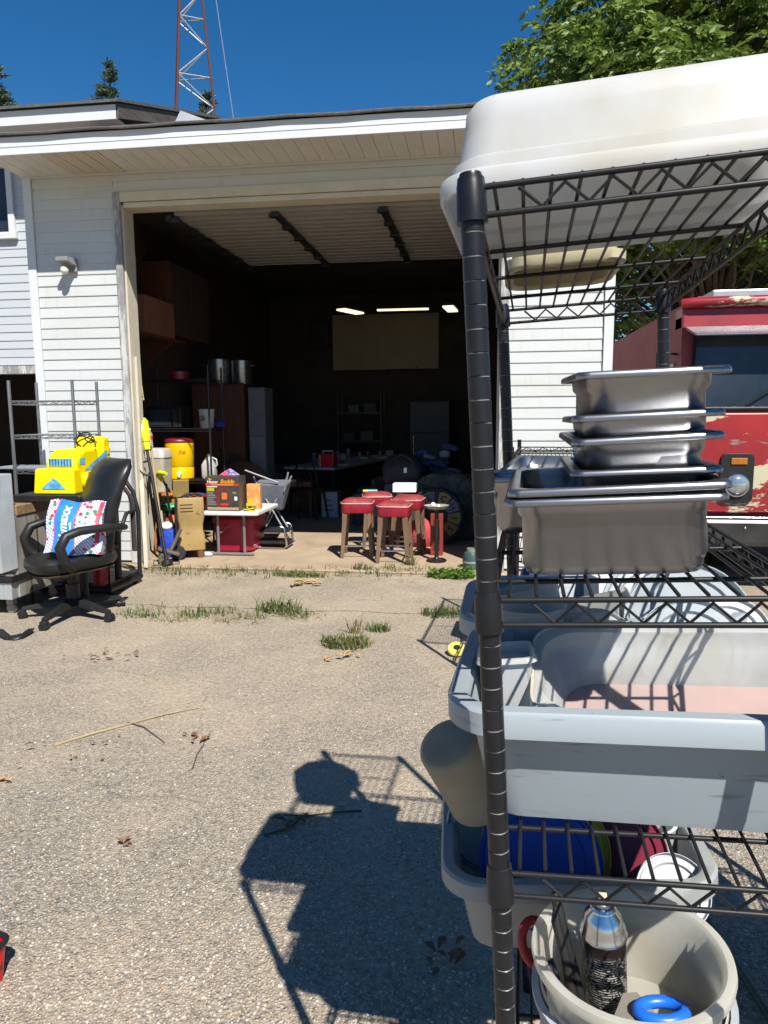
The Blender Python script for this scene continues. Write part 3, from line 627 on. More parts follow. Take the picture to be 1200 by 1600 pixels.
for s_ in (-1, 1):
    tr_ = MB(); tr_.loft([[(s_*.137, .42+p[0], .085+p[1]) for p in rr(.52,.15,.072,0,6)], [(s_*.185, .42+p[0], .085+p[1]) for p in rr(.52,.15,.072,0,6)]][::s_]); tro = tr_.build('track', M_yel, toy, bevel=.01)
    tk_ = MB(); tk_.loft([[(s_*.186, .42+p[0], .075+p[1]) for p in rr(.44,.085,.04,0,6)], [(s_*.188, .42+p[0], .075+p[1]) for p in rr(.44,.085,.04,0,6)]][::s_]); tk_.build('sticker', M_sky, tro)
    MB().box((s_*.1895, .34, .137), (.003, .30, .034), m=Matrix.Rotation(R(-4),3,'X')).build('label_strip', mat('strip_grey', (.30,.28,.08), .5), tro)
    MB().add([(s_*.137,.22,.17),(s_*.137,.60,.19),(s_*.137,.60,.33)],[(0,1,2) if s_ > 0 else (2,1,0)]).add([(s_*.139,.22,.17),(s_*.139,.60,.19),(s_*.139,.60,.33)],[(0,1,2)]).build('side_sticker', M_sky, toy)
    for yy, zz in ((.62,.32),(.645,.21)): MB().lathe([(.028,0),(.034,.006),(.02,.008),(.01,.009)], 14, (s_*.132,yy,zz), m=Matrix.Rotation(R(90*s_),3,'Y')).build('rivet_boss', M_yel, toy, 40)
RSIDE = Matrix(((0,0,1),(1,0,0),(0,1,0))).to_4x4()
text('BULLDOZER', .042, M_nav, toy, Matrix.Translation((.1915,.34,.1365)) @ Matrix.Rotation(R(-4),4,'X') @ RSIDE, bold=.0008)
MB().b2(-.10, .10, .113, .1195, .215, .275).build('grille_sticker', M_sky, toy, bevel=.001)
for i in range(8): MB().b2(-.092+i*.025, -.084+i*.025, .1105, .1128, .217, .273).build('grille_bar', M_nav, toy)
MB().b2(.1355, .1375, .17, .25, .225, .275).build('side_window_sticker', M_sky, toy)
rkp = [(-.10,.04),(-.075,.07),(-.055,.085),(-.035,.10),(-.01,.118),(.0,.132),(.015,.118),(.04,.108),(.06,.085),(.085,.062),(.10,.04)]
MB().add([(x_, -.0018+.2*.1*z_*5*.2, z_) for x_, z_ in rkp], [tuple(range(len(rkp)))]).add([(x_, -.001+.02*z_, z_) for x_, z_ in rkp], [tuple(range(len(rkp)))]).build('rock_pile_sticker', M_sky, toy)
ct = thing('cable_tangle', 'loose black cables tangled over the seat of the yellow toy', 'cable', (-3.28, 5.62, 1.255))
for i in range(4):
    MB().tube([(random.uniform(-.05,.0)+.09*math.sin(u*4+i)+.02*i, .02*math.cos(u*5+i*2)-.03, .09*math.sin(u*3.1)+.004+.03*(i%2)) for u in [j/10 for j in range(11)]], .006, 6).build('cable', M_blackp, ct, 60)

# office chair
M_leather = mat('black_leatherette', (.009,.009,.010), .34, col2=(.015,.015,.016), scale=6, bump=.25, bscale=120, spec=.35)
oc = thing('office_chair', 'black leatherette office chair with arms holding a shopping bag', 'chair', (-3.06, 4.92, 0), R(-37)); oc.scale = (1.2, 1.2, 1.06)
# local: chair faces -y
st = MB()
def seatring(sx, sy, z_, dy=0):
    return [((abs(math.cos(a))**.75)*math.copysign(1,math.cos(a))*sx, (abs(math.sin(a))**.75)*math.copysign(1,math.sin(a))*sy+dy, z_-(.03*max(0,-math.sin(a)))*1) for a in [2*PI*i/28 for i in range(28)]]
st.loft([seatring(.18,.18,.375), seatring(.23,.235,.38), seatring(.255,.26,.415), seatring(.25,.255,.455), seatring(.2,.2,.47), seatring(.08,.08,.468)]); st.build('seat', M_leather, oc, 60)
pan = MB(); pan.loft([seatring(.20,.20,.352), seatring(.238,.243,.372)]); pan.build('seat_pan', mat('seat_pan_brown', (.10,.07,.045), .7), oc, 60)
def backpt(u, v):                           # u across -1..1, v up 0..1
    wv = .235-.06*max(0, v-.82)**1*2.2-.03*(1-v); z_ = .44+.68*v; y_ = .17+.17*v+.05*math.sin(v*PI)*-1
    return u*wv, y_, z_
bk = MB(); rings = []
for j in range(13):
    v = j/12; x1, y1, z1 = backpt(1, v); th = .055+.02*math.sin(v*PI) - (.03 if j in (0,12) else 0) - (.012 if j in (5,8) else 0)
    rings.append([(abs(math.cos(a))**.6*math.copysign(1,math.cos(a))*(x1*(.86 if j in (0,12) else 1)), y1+math.sin(a)*th-.03*(1-abs(math.cos(a))), z1) for a in [2*PI*i/20 for i in range(20)]])
bk.loft(rings); bk.build('backrest', M_leather, oc, 60)
for s_ in (-1, 1):
    MB().tube([(s_*.20,-.06,.39),(s_*.265,-.10,.40),(s_*.285,-.15,.47),(s_*.285,-.17,.56),(s_*.285,-.13,.635),(s_*.285,-.05,.66),(s_*.285,.12,.665),(s_*.27,.22,.655),(s_*.22,.26,.64)], [.022,.026,.03,.031,.031,.03,.028,.026,.022], 10).build('armrest', M_blackp, oc, 60)
MB().cyl((0,0,.12),(0,0,.36),.03,n=14).cyl((0,0,.10),(0,0,.24),.042,n=14).build('gas_column', M_blackp, oc, 40)
MB().box((0,.02,.345),(.2,.24,.03)).build('tilt_mechanism', M_black, oc, bevel=.008)
for k in range(5):
    a = R(18+72*k); d = Vector((math.cos(a), math.sin(a), 0)); sdv = Vector((-d.y, d.x, 0))
    def q(r_, w_, zl, zh): return [d*r_+sdv*w_+Vector((0,0,zl)), d*r_-sdv*w_+Vector((0,0,zl)), d*r_-sdv*w_*.7+Vector((0,0,zh)), d*r_+sdv*w_*.7+Vector((0,0,zh))]
    lg = MB(); lg.loft([q(.03,.035,.085,.135), q(.17,.028,.07,.112), q(.31,.022,.058,.082)]); lo_ = lg.build('leg', M_blackp, oc, bevel=.005)
    c_ = d*.31
    MB().lathe([(.012,-.026),(.0265,-.024),(.0275,-.006),(.018,-.004),(.018,.004),(.0275,.006),(.0265,.024),(.012,.026)], 16, (c_.x,c_.y,.028), m=Matrix.Rotation(a+R(70*k),3,'Z') @ Matrix.Rotation(R(90),3,'X')).build('caster', M_blackp, lo_, 40)
    MB().box((c_.x,c_.y,.052),(.04,.04,.02), rz=a).build('caster_hood', M_blackp, lo_, bevel=.005)

# printed shopping bag on the seat
def bag_mat():
    m = bpy.data.materials.new('printed_vinyl'); m.use_nodes = True; n = m.node_tree.nodes; l = m.node_tree.links; p = n['Principled BSDF']
    tc = n.new('ShaderNodeTexCoord')
    def vor(sc): 
        t = n.new('ShaderNodeTexVoronoi'); t.inputs['Scale'].default_value = sc; l.new(tc.outputs['Object'], t.inputs[0]); return t
    def mx(f, a, b):
        x = n.new('ShaderNodeMix'); x.data_type = 'RGBA'; l.new(f, x.inputs[0])
        if isinstance(a, tuple): x.inputs[6].default_value = (*a, 1)
        else: l.new(a, x.inputs[6])
        x.inputs[7].default_value = (*b, 1); return x.outputs[2]
    def mr(s_, a, b):
        q = n.new('ShaderNodeMapRange'); q.inputs[1].default_value = a; q.inputs[2].default_value = b; l.new(s_, q.inputs[0]); return q.outputs[0]
    wv = n.new('ShaderNodeTexWave'); wv.inputs['Scale'].default_value = 22; wv.bands_direction = 'DIAGONAL'; wv.inputs['Distortion'].default_value = 1.5; l.new(tc.outputs['Object'], wv.inputs[0])
    wz = n.new('ShaderNodeTexWave'); wz.inputs['Scale'].default_value = 26; wz.bands_direction = 'Z'; wz.inputs['Distortion'].default_value = 1; l.new(tc.outputs['Object'], wz.inputs[0])
    c = mx(mr(wv.outputs[1], .72, .85), (.80,.80,.82), (.10,.16,.42)); c = mx(mr(wz.outputs[1], .8, .9), c, (.16,.22,.5))
    v1 = vor(19); c = mx(mr(v1.outputs['Distance'], .34, .28), c, (.62,.03,.05))
    mp = n.new('ShaderNodeMapping'); mp.inputs['Location'].default_value = (.4,.3,.21); l.new(tc.outputs['Object'], mp.inputs[0]); v2 = vor(17); l.new(mp.outputs[0], v2.inputs[0])
    c = mx(mr(v2.outputs['Distance'], .30, .25), c, (.03,.22,.08))
    l.new(c, p.inputs['Base Color']); p.inputs['Roughness'].default_value = .22; p.inputs['Coat Weight'].default_value = .4
    t = n.new('ShaderNodeTexNoise'); t.inputs['Scale'].default_value = 16; t.inputs['Detail'].default_value = 3; l.new(tc.outputs['Object'], t.inputs[0])
    b = n.new('ShaderNodeBump'); b.inputs['Strength'].default_value = .5; b.inputs['Distance'].default_value = .02; l.new(t.outputs[0], b.inputs['Height']); l.new(b.outputs[0], p.inputs['Normal'])
    return m
M_bagblue = mat('bag_blue', (.02,.17,.50), .3, col2=(.03,.22,.58), scale=9, bump=.5, bscale=18, bdist=.01)
bg_ = thing('shopping_bag', 'clear printed shopping bag with blue band and white lettering on office chair', 'bag', (-2.97, 4.84, .494), R(4)); bg_.scale = (.94, .94, .90)
bg_.rotation_euler = (R(-12), R(3), R(10))
def bag_front(u, v):                        # u 0..1 across, v 0..1 up
    return (-.215+.43*u+.012*math.sin(v*7), -.085-.045*math.sin(u*PI)*math.sin(min(1,v*1.15)*PI*.9)+.05*v, .44*v+.012*math.sin(u*9))
bb = MB(); bb.grid(lambda u, v: bag_front(u, v), 16, 12)
bb.grid(lambda u, v: (bag_front(1-u, v)[0], .09+.035*math.sin(u*PI)-.03*v, bag_front(1-u, v)[2]), 16, 12)
for uu in (0, 1):
    bb.grid(lambda u, v: (bag_front(uu, v)[0], (1-u if uu == 0 else u)*(.09-.03*v)+(u if uu == 0 else 1-u)*bag_front(uu, v)[1], bag_front(uu, v)[2]), 4, 12)
bb.grid(lambda u, v: (bag_front(u, 0)[0], (1-v)*.09+v*bag_front(u,0)[1], .0), 16, 2)
bb.grid(lambda u, v: (bag_front(u, 1)[0], (1-v)*bag_front(u,1)[1]+v*.06, bag_front(u,1)[2]-.03*math.sin(v*PI)), 16, 3)
bb.build('body', bag_mat(), bg_, 60)
def band(u0, u1, off, v0=0, v1=1):
    b_ = MB(); b_.grid(lambda u, v: (lambda p: (p[0], p[1]-off, p[2]))(bag_front(u0+(u1-u0)*u+.06*(v0+(v1-v0)*v), v0+(v1-v0)*v)), 8, 14); return b_
band(.14,.50,.004).build('blue_band', M_bagblue, bg_, 60)
band(.125,.14,.0045).build('red_piping', mat('red_piping', (.6,.02,.05), .4), bg_); band(.50,.515,.0045).build('red_piping', MATS['red_piping'], bg_)
band(.86,.93,.0045,.2,.98).build('red_panel', MATS['red_piping'], bg_)
def wrap_text(s, size, mt, u_c, off, v_c):
    o = text(s, size, mt, bg_, Matrix(), bold=.0012 if size < .05 else .0026); me = o.data
    for v_ in me.vertices:                  # text runs up the band
        X, Yt = v_.co.x, v_.co.y; vv = v_c + X/.44; uu = u_c - Yt/.43 + .06*vv; p = bag_front(min(1,max(0,uu)), min(1,max(0,vv))); v_.co = (p[0], p[1]-off-v_.co.z*.3, p[2])
M_white = mat('white_print', (.80,.80,.80), .4)
wrap_text('T\u00b7J\u00b7maxx', .098, M_white, .31, .0075, .50)
wrap_text('maxx life', .022, M_white, .44, .0075, .52)

# black steel frame cart behind the chair
fc = thing('frame_cart', 'black tubular steel cart frame with perforated deck behind the office chair', 'cart', (-3.42, 5.75, 0))
dk = MB()
for i in range(9): dk.b2(-.34, .34, -.24+i*.056, -.20+i*.056, .10, .115)
for x_ in (-.34, -.1, .1, .31): dk.b2(x_, x_+.03, -.25, .26, .075, .099)
dk.build('deck', M_black, fc)
MB().tube([(-.35,-.26,.06),(.35,-.26,.06),(.35,.27,.06),(-.35,.27,.06)], .028, 8, True).build('frame', M_black, fc, 50)
MB().tube([(.35,.26,.08),(.36,.26,.4),(.365,.26,.66),(.33,.25,.84),(.24,.24,.98),(.08,.22,1.08),(-.15,.2,1.13),(-.34,.2,1.14)], .02, 8).build('arched_handle', M_black, fc, 60)
MB().tube([(.30,-.02,.08),(.31,.0,.5),(.325,.12,.66),(.35,.25,.68)], .018, 8).build('side_rail', M_black, fc, 60)
pn = MB(); pn.grid(lambda u, v: (.30+.05*u-.30*(max(0,v-.6)/.4)**2*.9, .235-.01*math.sin(u*3), .30+.72*v), 5, 10); pn.build('side_panel', mat('black_cloth', (.02,.018,.02), .8, col2=(.05,.025,.03), scale=5), fc, 60)
for x_, y_ in ((-.3,-.2),(.32,-.2),(.32,.22),(-.3,.22)): MB().lathe([(.012,-.012),(.03,-.012),(.03,.012),(.012,.012)], 14, (x_,y_,.03), m=Matrix.Rotation(R(90),3,'X')).build('caster', M_blackp, fc, 40)
rb_ = MB(); rb_.grid(lambda u, v: (-.06+.12*u, .02*math.sin(u*8)-.01, .30*v), 6, 10); rb_.grid(lambda u, v: (.06-.12*u, .05+.02*math.sin(u*8), .30*v), 6, 10)
rb_.grid(lambda u, v: (-.06+.12*u, -.01+.06*v, 0), 6, 2)
tag(rb_.build('mesh_bag', mat('red_mesh_fabric', (.55,.02,.03), .5, col2=(.20,.008,.012), scale=45, lo=.45, hi=.55), None, loc=(-3.13, 5.44, .117), smooth=60), 'bright red mesh bag wedged behind the office chair back', 'bag')

# webbing strap lying on the asphalt
sp = MB(); 
P0 = [G(px, py) for px, py in ((-30,985),(0,992),(12,998),(28,999),(42,996),(50,991),(40,988))]
sp_v = []; 
for i, p in enumerate(P0):
    sp_v.append((p.x, p.y-.035, .004)); sp_v.append((p.x, p.y+.035, .012+.02*(i % 2)))
sp.add(sp_v, [(2*i, 2*i+2, 2*i+3, 2*i+1) for i in range(len(P0)-1)])
so = sp.build('webbing_strap', M_blackp, smooth=50); sm = so.modifiers.new('thick', 'SOLIDIFY'); sm.thickness = .004
tag(so, 'flat black webbing strap lying on the asphalt by the steel cabinet', 'strap')
# bright red plastic crate at the left edge of the picture
P = G(-10, 1492, .12); rt2 = thing('plastic_crate', 'small bright red plastic crate with a black rim on the open asphalt', 'crate', (P.x-.125, P.y+.02, 0), R(-12))
M_bred = mat('bright_red_plastic', (.55,.004,.01), .25, col2=(.48,.004,.01))
MB().loft([rr(.19,.13,.02,.0), rr(.215,.15,.025,.108), rr(.205,.14,.02,.108), rr(.18,.12,.018,.006)]).build('tray', M_bred, rt2, 30)
MB().tube([(p[0],p[1],.112) for p in rr(.216,.152,.025,.11,4)], .008, 8, True).build('rim', M_blackp, rt2, 50)
for s_ in (-1, 1): MB().box((s_*.112, 0, .075), (.012, .07, .02)).build('handle', M_bred, rt2, bevel=.004)

# ------------------------------------------------------------------ just inside the door, left
M_lime = mat('lime_plastic', (.55,.62,.01), .35, col2=(.48,.55,.01))
M_orangew = mat('orange_varnished_wood', (.40,.16,.035), .35, col2=(.28,.10,.02), scale=5, stretch=(4,4,.6))
M_blkwire = mat('black_wire', (.012,.012,.013), .4)
r2 = thing('wire_shelving', 'tall black wire shelving holding the yellow drinks cooler inside the doorway', 'shelving', (-3.83, 7.75, FZ))
wire_rack(r2, .80, .42, 2.05, (.42, .755, 1.345, 1.90), mat('black_wire', (.02,.02,.02), .4), pr=.0125)
lz = lambda n: FZ+(.42,.755,1.345,1.90)[n]+.006
ck = thing('drinks_cooler', 'round yellow drinks cooler with dark red lid and white spigot on wire shelf', 'cooler', (-3.48, 7.93, lz(1)), R(-12))
M_cy = mat('cooler_yellow', (.72,.46,.0), .35, col2=(.66,.40,.0), scale=4)
MB().lathe([(.02,0),(.145,0),(.155,.01),(.158,.13),(.153,.14),(.160,.15),(.165,.40),(.163,.425),(.02,.425)], 32).build('body', M_cy, ck, 40)
MB().lathe([(.168,.425),(.170,.445),(.155,.465),(.10,.475),(.01,.478)], 32).build('lid', mat('maroon_lid', (.14,.008,.02), .4), ck, 50)
MB().tube([(math.sin(a)*.172-.0, -math.cos(a)*.172, z_) for a, z_ in ((-.55,.35),(-.15,.35),(-.12,.345),(-.12,.285),(-.15,.28),(-.55,.28),(-.58,.285),(-.58,.345))], .009, 8, True).build('handle', M_white, ck, 60)
MB().box((math.sin(-.35)*.163,-math.cos(-.35)*.163,.315),(.10,.006,.03), rz=-.35).build('logo_plate', mat('plate_gold', (.40,.25,.01), .5), ck)
MB().cyl((.09,-.135,.07),(.105,-.175,.07),.02,n=12).cyl((.105,-.172,.075),(.105,-.172,.03),.013,n=10).build('spigot', M_white, ck, 40)
text('Ice', .07, mat('red_print', (.5,.02,.02), .5), ck, Matrix.Translation((.115,-.122,.32)) @ Matrix.Rotation(R(42),4,'Z') @ FRONT, shear=.3)
mw = thing('microwave_oven', 'black microwave oven standing on the middle shelf of black wire shelving', 'microwave', (-3.60, 7.95, lz(2)))
MB().b2(-.21, .21, -.15, .15, .01, .24).build('body', M_blackp, mw, bevel=.008); MB().b2(-.17, .09, -.156, -.1505, .04, .21).build('window', M_glassd, mw); MB().b2(.115, .125, -.18, -.1505, .05, .2).build('handle', M_chrome, mw)
bk_ = thing('plastic_pail', 'white plastic pail with grey round print beside the microwave', 'pail', (-3.14, 7.95, lz(2)))
MB().lathe([(.01,0),(.075,0),(.09,.2),(.094,.2),(.094,.215),(.086,.215),(.072,.01),(.01,.01)], 24).build('body', mat('pail_white', (.42,.42,.40), .5), bk_, 40)
MB().lathe([(.035,0),(.035,.003)], 16, (-.02,-.083,.11), m=Matrix.Rotation(R(97),3,'X')).build('print', mat('print_grey', (.12,.12,.12), .6), bk_)
cl = MB(); cl.sphere((0,0,.045), .07, 12, (1,.9,.6)); tag(cl.build('blue_cloth', mat('blue_cloth', (.01,.03,.2), .8, bump=.5, bscale=20), None, 60, loc=(-3.02, 8.05, lz(2)+.005)), 'crumpled blue cloth beside the white pail', 'cloth')
jg = thing('plastic_jug', 'cloudy white plastic jug on the shelf next to the drinks cooler', 'jug', (-3.16, 8.02, lz(1)))
MB().loft([rr(.15,.12,.03,0), rr(.16,.13,.03,.02), rr(.16,.13,.03,.16), rr(.06,.06,.025,.25), rr(.045,.045,.02,.255), rr(.045,.045,.02,.28)]).build('body', mat('jug_white', (.40,.40,.38), .4), jg, 50)
MB().tube([(.075,0,.13),(.10,0,.16),(.09,0,.22),(.03,0,.245)], .011, 8).build('handle', MATS['jug_white'], jg, 50)
rb3 = thing('red_basin', 'red plastic basin on the bottom shelf of black wire shelving', 'basin', (-3.28, 7.93, lz(0)))
MB().lathe([(.01,0),(.11,0),(.17,.13),(.18,.135),(.165,.135),(.105,.012),(.01,.012)], 24).build('body', mat('basin_red', (.45,.01,.02), .4), rb3, 40)
MB().box((.12,0,.15),(.2,.05,.02), m=Matrix.Rotation(R(-20),3,'Y')).build('handle', MATS['basin_red'], rb3, bevel=.004)
sp_ = thing('sauce_pan', 'dark red lidded pot on the top of the black wire shelving', 'pot', (-3.45, 7.95, lz(3)))
MB().lathe([(.01,0),(.10,0),(.105,.09),(.01,.09)], 20).build('body', mat('pot_red', (.2,.015,.01), .4), sp_, 40); MB().lathe([(.107,.09),(.08,.115),(.015,.12),(.015,.14),(.004,.142)], 20).build('lid', M_black, sp_, 40)

wc = thing('wooden_wardrobe', 'tall reddish brown wooden wardrobe deep in the garage carrying two stock pots', 'wardrobe', (-3.62, 9.85, FZ))
M_brown = mat('brown_veneer', (.12,.042,.022), .5, col2=(.08,.028,.015), scale=3, stretch=(5,5,.5))
MB().b2(-.37, .37, -.25, .25, 0, 1.93).build('carcass', M_brown, wc, bevel=.006)
for s_ in (-1, 1):
    d_ = MB().b2(s_*.003 if s_ > 0 else -.365, .365 if s_ > 0 else -.003, -.272, -.252, .06, 1.90).build('door', M_brown, wc, bevel=.003)
    MB().cyl((s_*.04,-.273,1.0),(s_*.04,-.29,1.0),.012,n=10).build('knob', M_chrome, d_, 40)
for i, (x_, h_, r_) in enumerate(((-.05,.34,.17),(.28,.32,.14))):
    sp2 = thing('stock_pot', ('larger' if i == 0 else 'smaller')+' steel stock pot on top of the brown wardrobe', 'pot', (-3.62+x_, 9.82, FZ+1.931))
    MB().lathe([(.01,0),(r_,0),(r_+.004,.01),(r_+.004,h_),(r_+.012,h_+.005),(r_,h_+.006),(r_-.004,.01),(.01,.01)], 28).build('body', mat('pot_steel', (.35,.36,.37), .28, .9), sp2, 40)
    for s_ in (-1, 1): MB().tube([(s_*(r_+.004),-.05,h_*.8),(s_*(r_+.04),-.05,h_*.82),(s_*(r_+.04),.05,h_*.82),(s_*(r_+.004),.05,h_*.8)], .006, 6).build('handle', MATS['pot_steel'], sp2, 50)
pp = thing('metal_locker', 'narrow grey metal locker beside the brown wardrobe', 'locker', (-3.10, 9.9, FZ))
MB().b2(-.12, .12, -.2, .2, 0, 1.88).build('body', mat('locker_grey', (.16,.165,.18), .5), pp, bevel=.005); MB().b2(-.105, .105, -.215, -.202, .1, 1.2).build('door', mat('locker_door', (.22,.225,.24), .5), pp, bevel=.003)
MB().b2(-.105, .105, -.215, -.202, 1.22, 1.85).build('door', MATS['locker_grey'], pp, bevel=.003)
br = thing('round_table_top', 'round brown wooden table top leaning against the wardrobe', 'table top', (-3.26, 9.3, FZ+.02))
br.rotation_euler = (R(-12), 0, 0); MB().lathe([(.42,-.015),(.43,-.01),(.43,.01),(.42,.015)], 36, (0,0,.43), m=Matrix.Rotation(R(90),3,'X')).build('panel', mat('round_brown', (.14,.06,.03), .5), br, 40); MB().lathe([(.44,-.012),(.44,.012),(.43,.012),(.43,-.012)], 36, (0,0,.43), m=Matrix.Rotation(R(90),3,'X')).build('edge_band', M_brown, br, 40)
# wall shelf, cardboard box and stuff high on the left interior wall
ws_ = thing('wall_shelf', 'dark wooden shelf fixed high on the left garage wall', 'shelf', (XL+.16, 8.2, 2.45))
MB().b2(0, .42, -.9, .9, 0, .03).build('board', M_brown, ws_, bevel=.003)
for y_ in (-.7, .7): MB().add([(.0,y_-.012,-.0),(.35,y_-.012,-.0),(.0,y_-.012,-.3),(.0,y_+.012,-.0),(.35,y_+.012,-.0),(.0,y_+.012,-.3)],[(0,1,2),(5,4,3),(0,3,4,1),(1,4,5,2),(2,5,3,0)]).build('bracket', M_brown, ws_)
bx = thing('cardboard_box', 'reddish cardboard box on the high wall shelf inside the garage', 'box', (XL+.40, 8.35, 2.481))
MB().b2(-.2, .2, -.4, .4, 0, .42).build('body', mat('cardboard_dark', (.26,.11,.06), .8), bx, bevel=.004); MB().b2(-.02, .02, -.402, -.4005, .0, .42).build('tape', mat('tape', (.35,.22,.12), .4), bx)
bx2 = thing('wall_cabinet', 'plain brown wooden cabinet hung under the garage ceiling on the left wall', 'cabinet', (XL+.16, 9.3, 2.55))
MB().b2(.0, .38, -.5, .75, 0, .9).build('carcass', M_brown, bx2, bevel=.004)
for y_ in (-.49, .135): MB().b2(.381, .398, y_, y_+.605, .02, .88).build('door', M_inwall, bx2, bevel=.003)

# trash can with bottle, trimmer, stool, shovel, dolly
tc_ = thing('pedal_bin', 'beige kitchen bin with pale lid standing behind the leaning tools', 'bin', (-3.60, 7.55, FZ))
MB().loft([rr(.24,.20,.03,0), rr(.30,.26,.04,1.02), rr(.30,.26,.04,1.03)]).build('body', mat('bin_beige', (.40,.36,.29), .45), tc_, 40)
MB().loft([rr(.315,.275,.05,1.032), rr(.315,.275,.05,1.07), rr(.29,.25,.06,1.12), rr(.2,.18,.06,1.135)]).build('lid', mat('bin_lid', (.52,.50,.46), .4), tc_, 50)
wb = thing('water_bottle', 'clear water bottle with red label standing on the kitchen bin lid', 'bottle', (-3.64, 7.52, FZ+1.137))
MB().lathe([(.005,0),(.030,0),(.032,.01),(.032,.06),(.029,.07),(.032,.08),(.032,.15),(.014,.185),(.013,.2)], 18).build('body', clear_mat('pet_clear', (.75,.78,.8), .45, .1), wb, 40)
MB().lathe([(.0335,.085),(.0335,.135)], 18, c0=False, c1=False).build('label', mat('label_red', (.55,.02,.05), .4), wb); MB().lathe([(.0145,.2),(.0145,.218),(.004,.219)], 14).build('cap', M_white, wb, 40)
def leaning(name, label, cat, base, top, parts):
    t = thing(name, label, cat, base); d = Vector(top)-Vector(base); t.rotation_mode = 'QUATERNION'; t.rotation_quaternion = d.to_track_quat('Z','Y'); return t, d.length
b0, t0 = GS(262, 884), W(222, 660, 6.98)
tr1, Ln = leaning('string_trimmer', 'long black-shafted garden trimmer with lime green motor leaning in the doorway', 'trimmer', b0, t0, 0)
MB().cyl((0,0,.03),(0,0,Ln-.1),.016,n=10).build('shaft', M_blackp, tr1, 50)
MB().loft([rr(.07,.09,.02,Ln-.22), rr(.10,.12,.03,Ln-.16), rr(.10,.12,.03,Ln), rr(.06,.08,.02,Ln+.04)]).build('motor_housing', M_lime, tr1, 40, .006)
MB().tube([(0,0,Ln*.62),(.07,-.03,Ln*.64),(.1,-.04,Ln*.68),(.07,-.03,Ln*.72),(0,0,Ln*.73)], .012, 8).build('handle_loop', M_blackp, tr1, 60)
MB().lathe([(.02,0),(.055,.01),(.055,.05),(.02,.07)], 16).build('cutting_head', M_blackp, tr1, 40)
MB().loft([rr(.06,.07,.015,Ln*.80), rr(.07,.08,.02,Ln*.84), rr(.06,.07,.015,Ln*.88)]).build('grip', M_lime, tr1, 40, .004)
b0, t0 = GS(300, 856)+Vector((0,.25,0)), W(246, 736, 7.15)
tr2, Ln = leaning('hedge_trimmer', 'grey-shafted pole trimmer with bright lime handle pointing into the doorway', 'trimmer', b0, t0, 0)
MB().cyl((0,0,.02),(0,0,Ln-.05),.013,n=10).build('shaft', M_black, tr2, 50); 
MB().tube([(0,0,Ln-.12),(.03,-.04,Ln-.02),(.10,-.08,Ln+.05),(.2,-.10,Ln+.06)], [.03,.034,.03,.02], 10).build('handle', M_lime, tr2, 60); MB().lathe([(.01,0),(.04,.01),(.04,.05),(.01,.06)], 14).build('foot', M_blackp, tr2, 40)
b0, t0 = GS(258, 868), W(236, 700, 7.1)
sh, Ln = leaning('snow_shovel', 'cream plastic shovel with wooden shaft and dark hooked handle leaning by the jamb', 'shovel', b0, t0, 0)
MB().cyl((0,0,.35),(0,0,Ln),.014,n=10).build('shaft', mat('pale_wood', (.45,.33,.18), .6), sh, 50)
MB().grid(lambda u, v: ((u-.5)*(.20-.05*v), .05*(u-.5)**2*4-.03, .02+.46*v), 8, 8).grid(lambda u, v: ((.5-u)*(.20-.05*v), .05*(u-.5)**2*4-.024, .02+.46*v), 8, 8).build('blade', mat('cream_plastic', (.55,.50,.38), .45), sh, 60)
MB().tube([(0,0,Ln),(-.05,0,Ln+.03),(-.05,0,Ln+.10),(.05,0,Ln+.10),(.05,0,Ln+.03),(0,0,Ln)], .011, 8).build('grip', mat('cream_plastic', (.55,.50,.38), .45), sh, 60)
ws2 = thing('wooden_stool', 'small orange varnished wooden stool behind the leaning tools', 'stool', (-3.42, 7.42, FZ))
MB().lathe([(.01,.62),(.145,.62),(.155,.635),(.15,.66),(.01,.665)], 24).build('seat', M_orangew, ws2, 40)
for k in range(4):
    a = R(45+90*k+12); MB().cyl((math.cos(a)*.19,math.sin(a)*.19,0),(math.cos(a)*.10,math.sin(a)*.10,.62),.016,.02,10).build('leg', M_orangew, ws2, 40)
    b_ = R(45+90*(k+1)+12); MB().cyl((math.cos(a)*.158,math.sin(a)*.158,.22+.05*(k%2)),(math.cos(b_)*.158,math.sin(b_)*.158,.22+.05*(k%2)),.011,n=8).build('rung', M_orangew, ws2, 40)
tb2 = thing('tote_bag', 'bright blue tote bag with orange and white things poking out by the jamb', 'bag', (-3.22, 7.12, FZ), R(10))
MB().loft([rr(.26,.18,.05,0), rr(.30,.22,.06,.08), rr(.28,.2,.06,.2), rr(.26,.14,.05,.30)], True, True).build('body', mat('tote_blue', (.01,.05,.42), .5, bump=.6, bscale=12, bdist=.02), tb2, 60)
MB().sphere((-.07,-.03,.33), .06, 12, (1,1,.8)).build('white_bundle', M_white, tb2, 60); MB().box((.05,-.04,.34),(.06,.05,.14), rz=.3).build('orange_tube', mat('orange_pl', (.6,.12,.03), .4), tb2, bevel=.01)
MB().tube([(.08,-.11,.28),(.12,-.14,.18),(.09,-.15,.06)], .008, 6).build('pink_cord', mat('pink_cord', (.7,.2,.22), .5), tb2, 60)
hl = thing('hard_hat', 'orange brown safety helmet resting on the blue tote pile', 'helmet', (-3.27, 7.28, FZ+.31)); 
MB().lathe([(.13,.0),(.12,.02),(.11,.07),(.07,.12),(.01,.135)], 22).build('shell', mat('helmet_orange', (.42,.10,.04), .4), hl, 50); MB().lathe([(.10,-.004),(.15,-.004),(.15,.004),(.10,.004)], 22, c0=False, c1=False).build('brim', MATS['helmet_orange'], hl, 50)
dl = thing('garden_edger', 'rusty dark metal edger head with roller lying on the slab by the jamb', 'tool', (-3.14, 6.78, FZ), R(25))
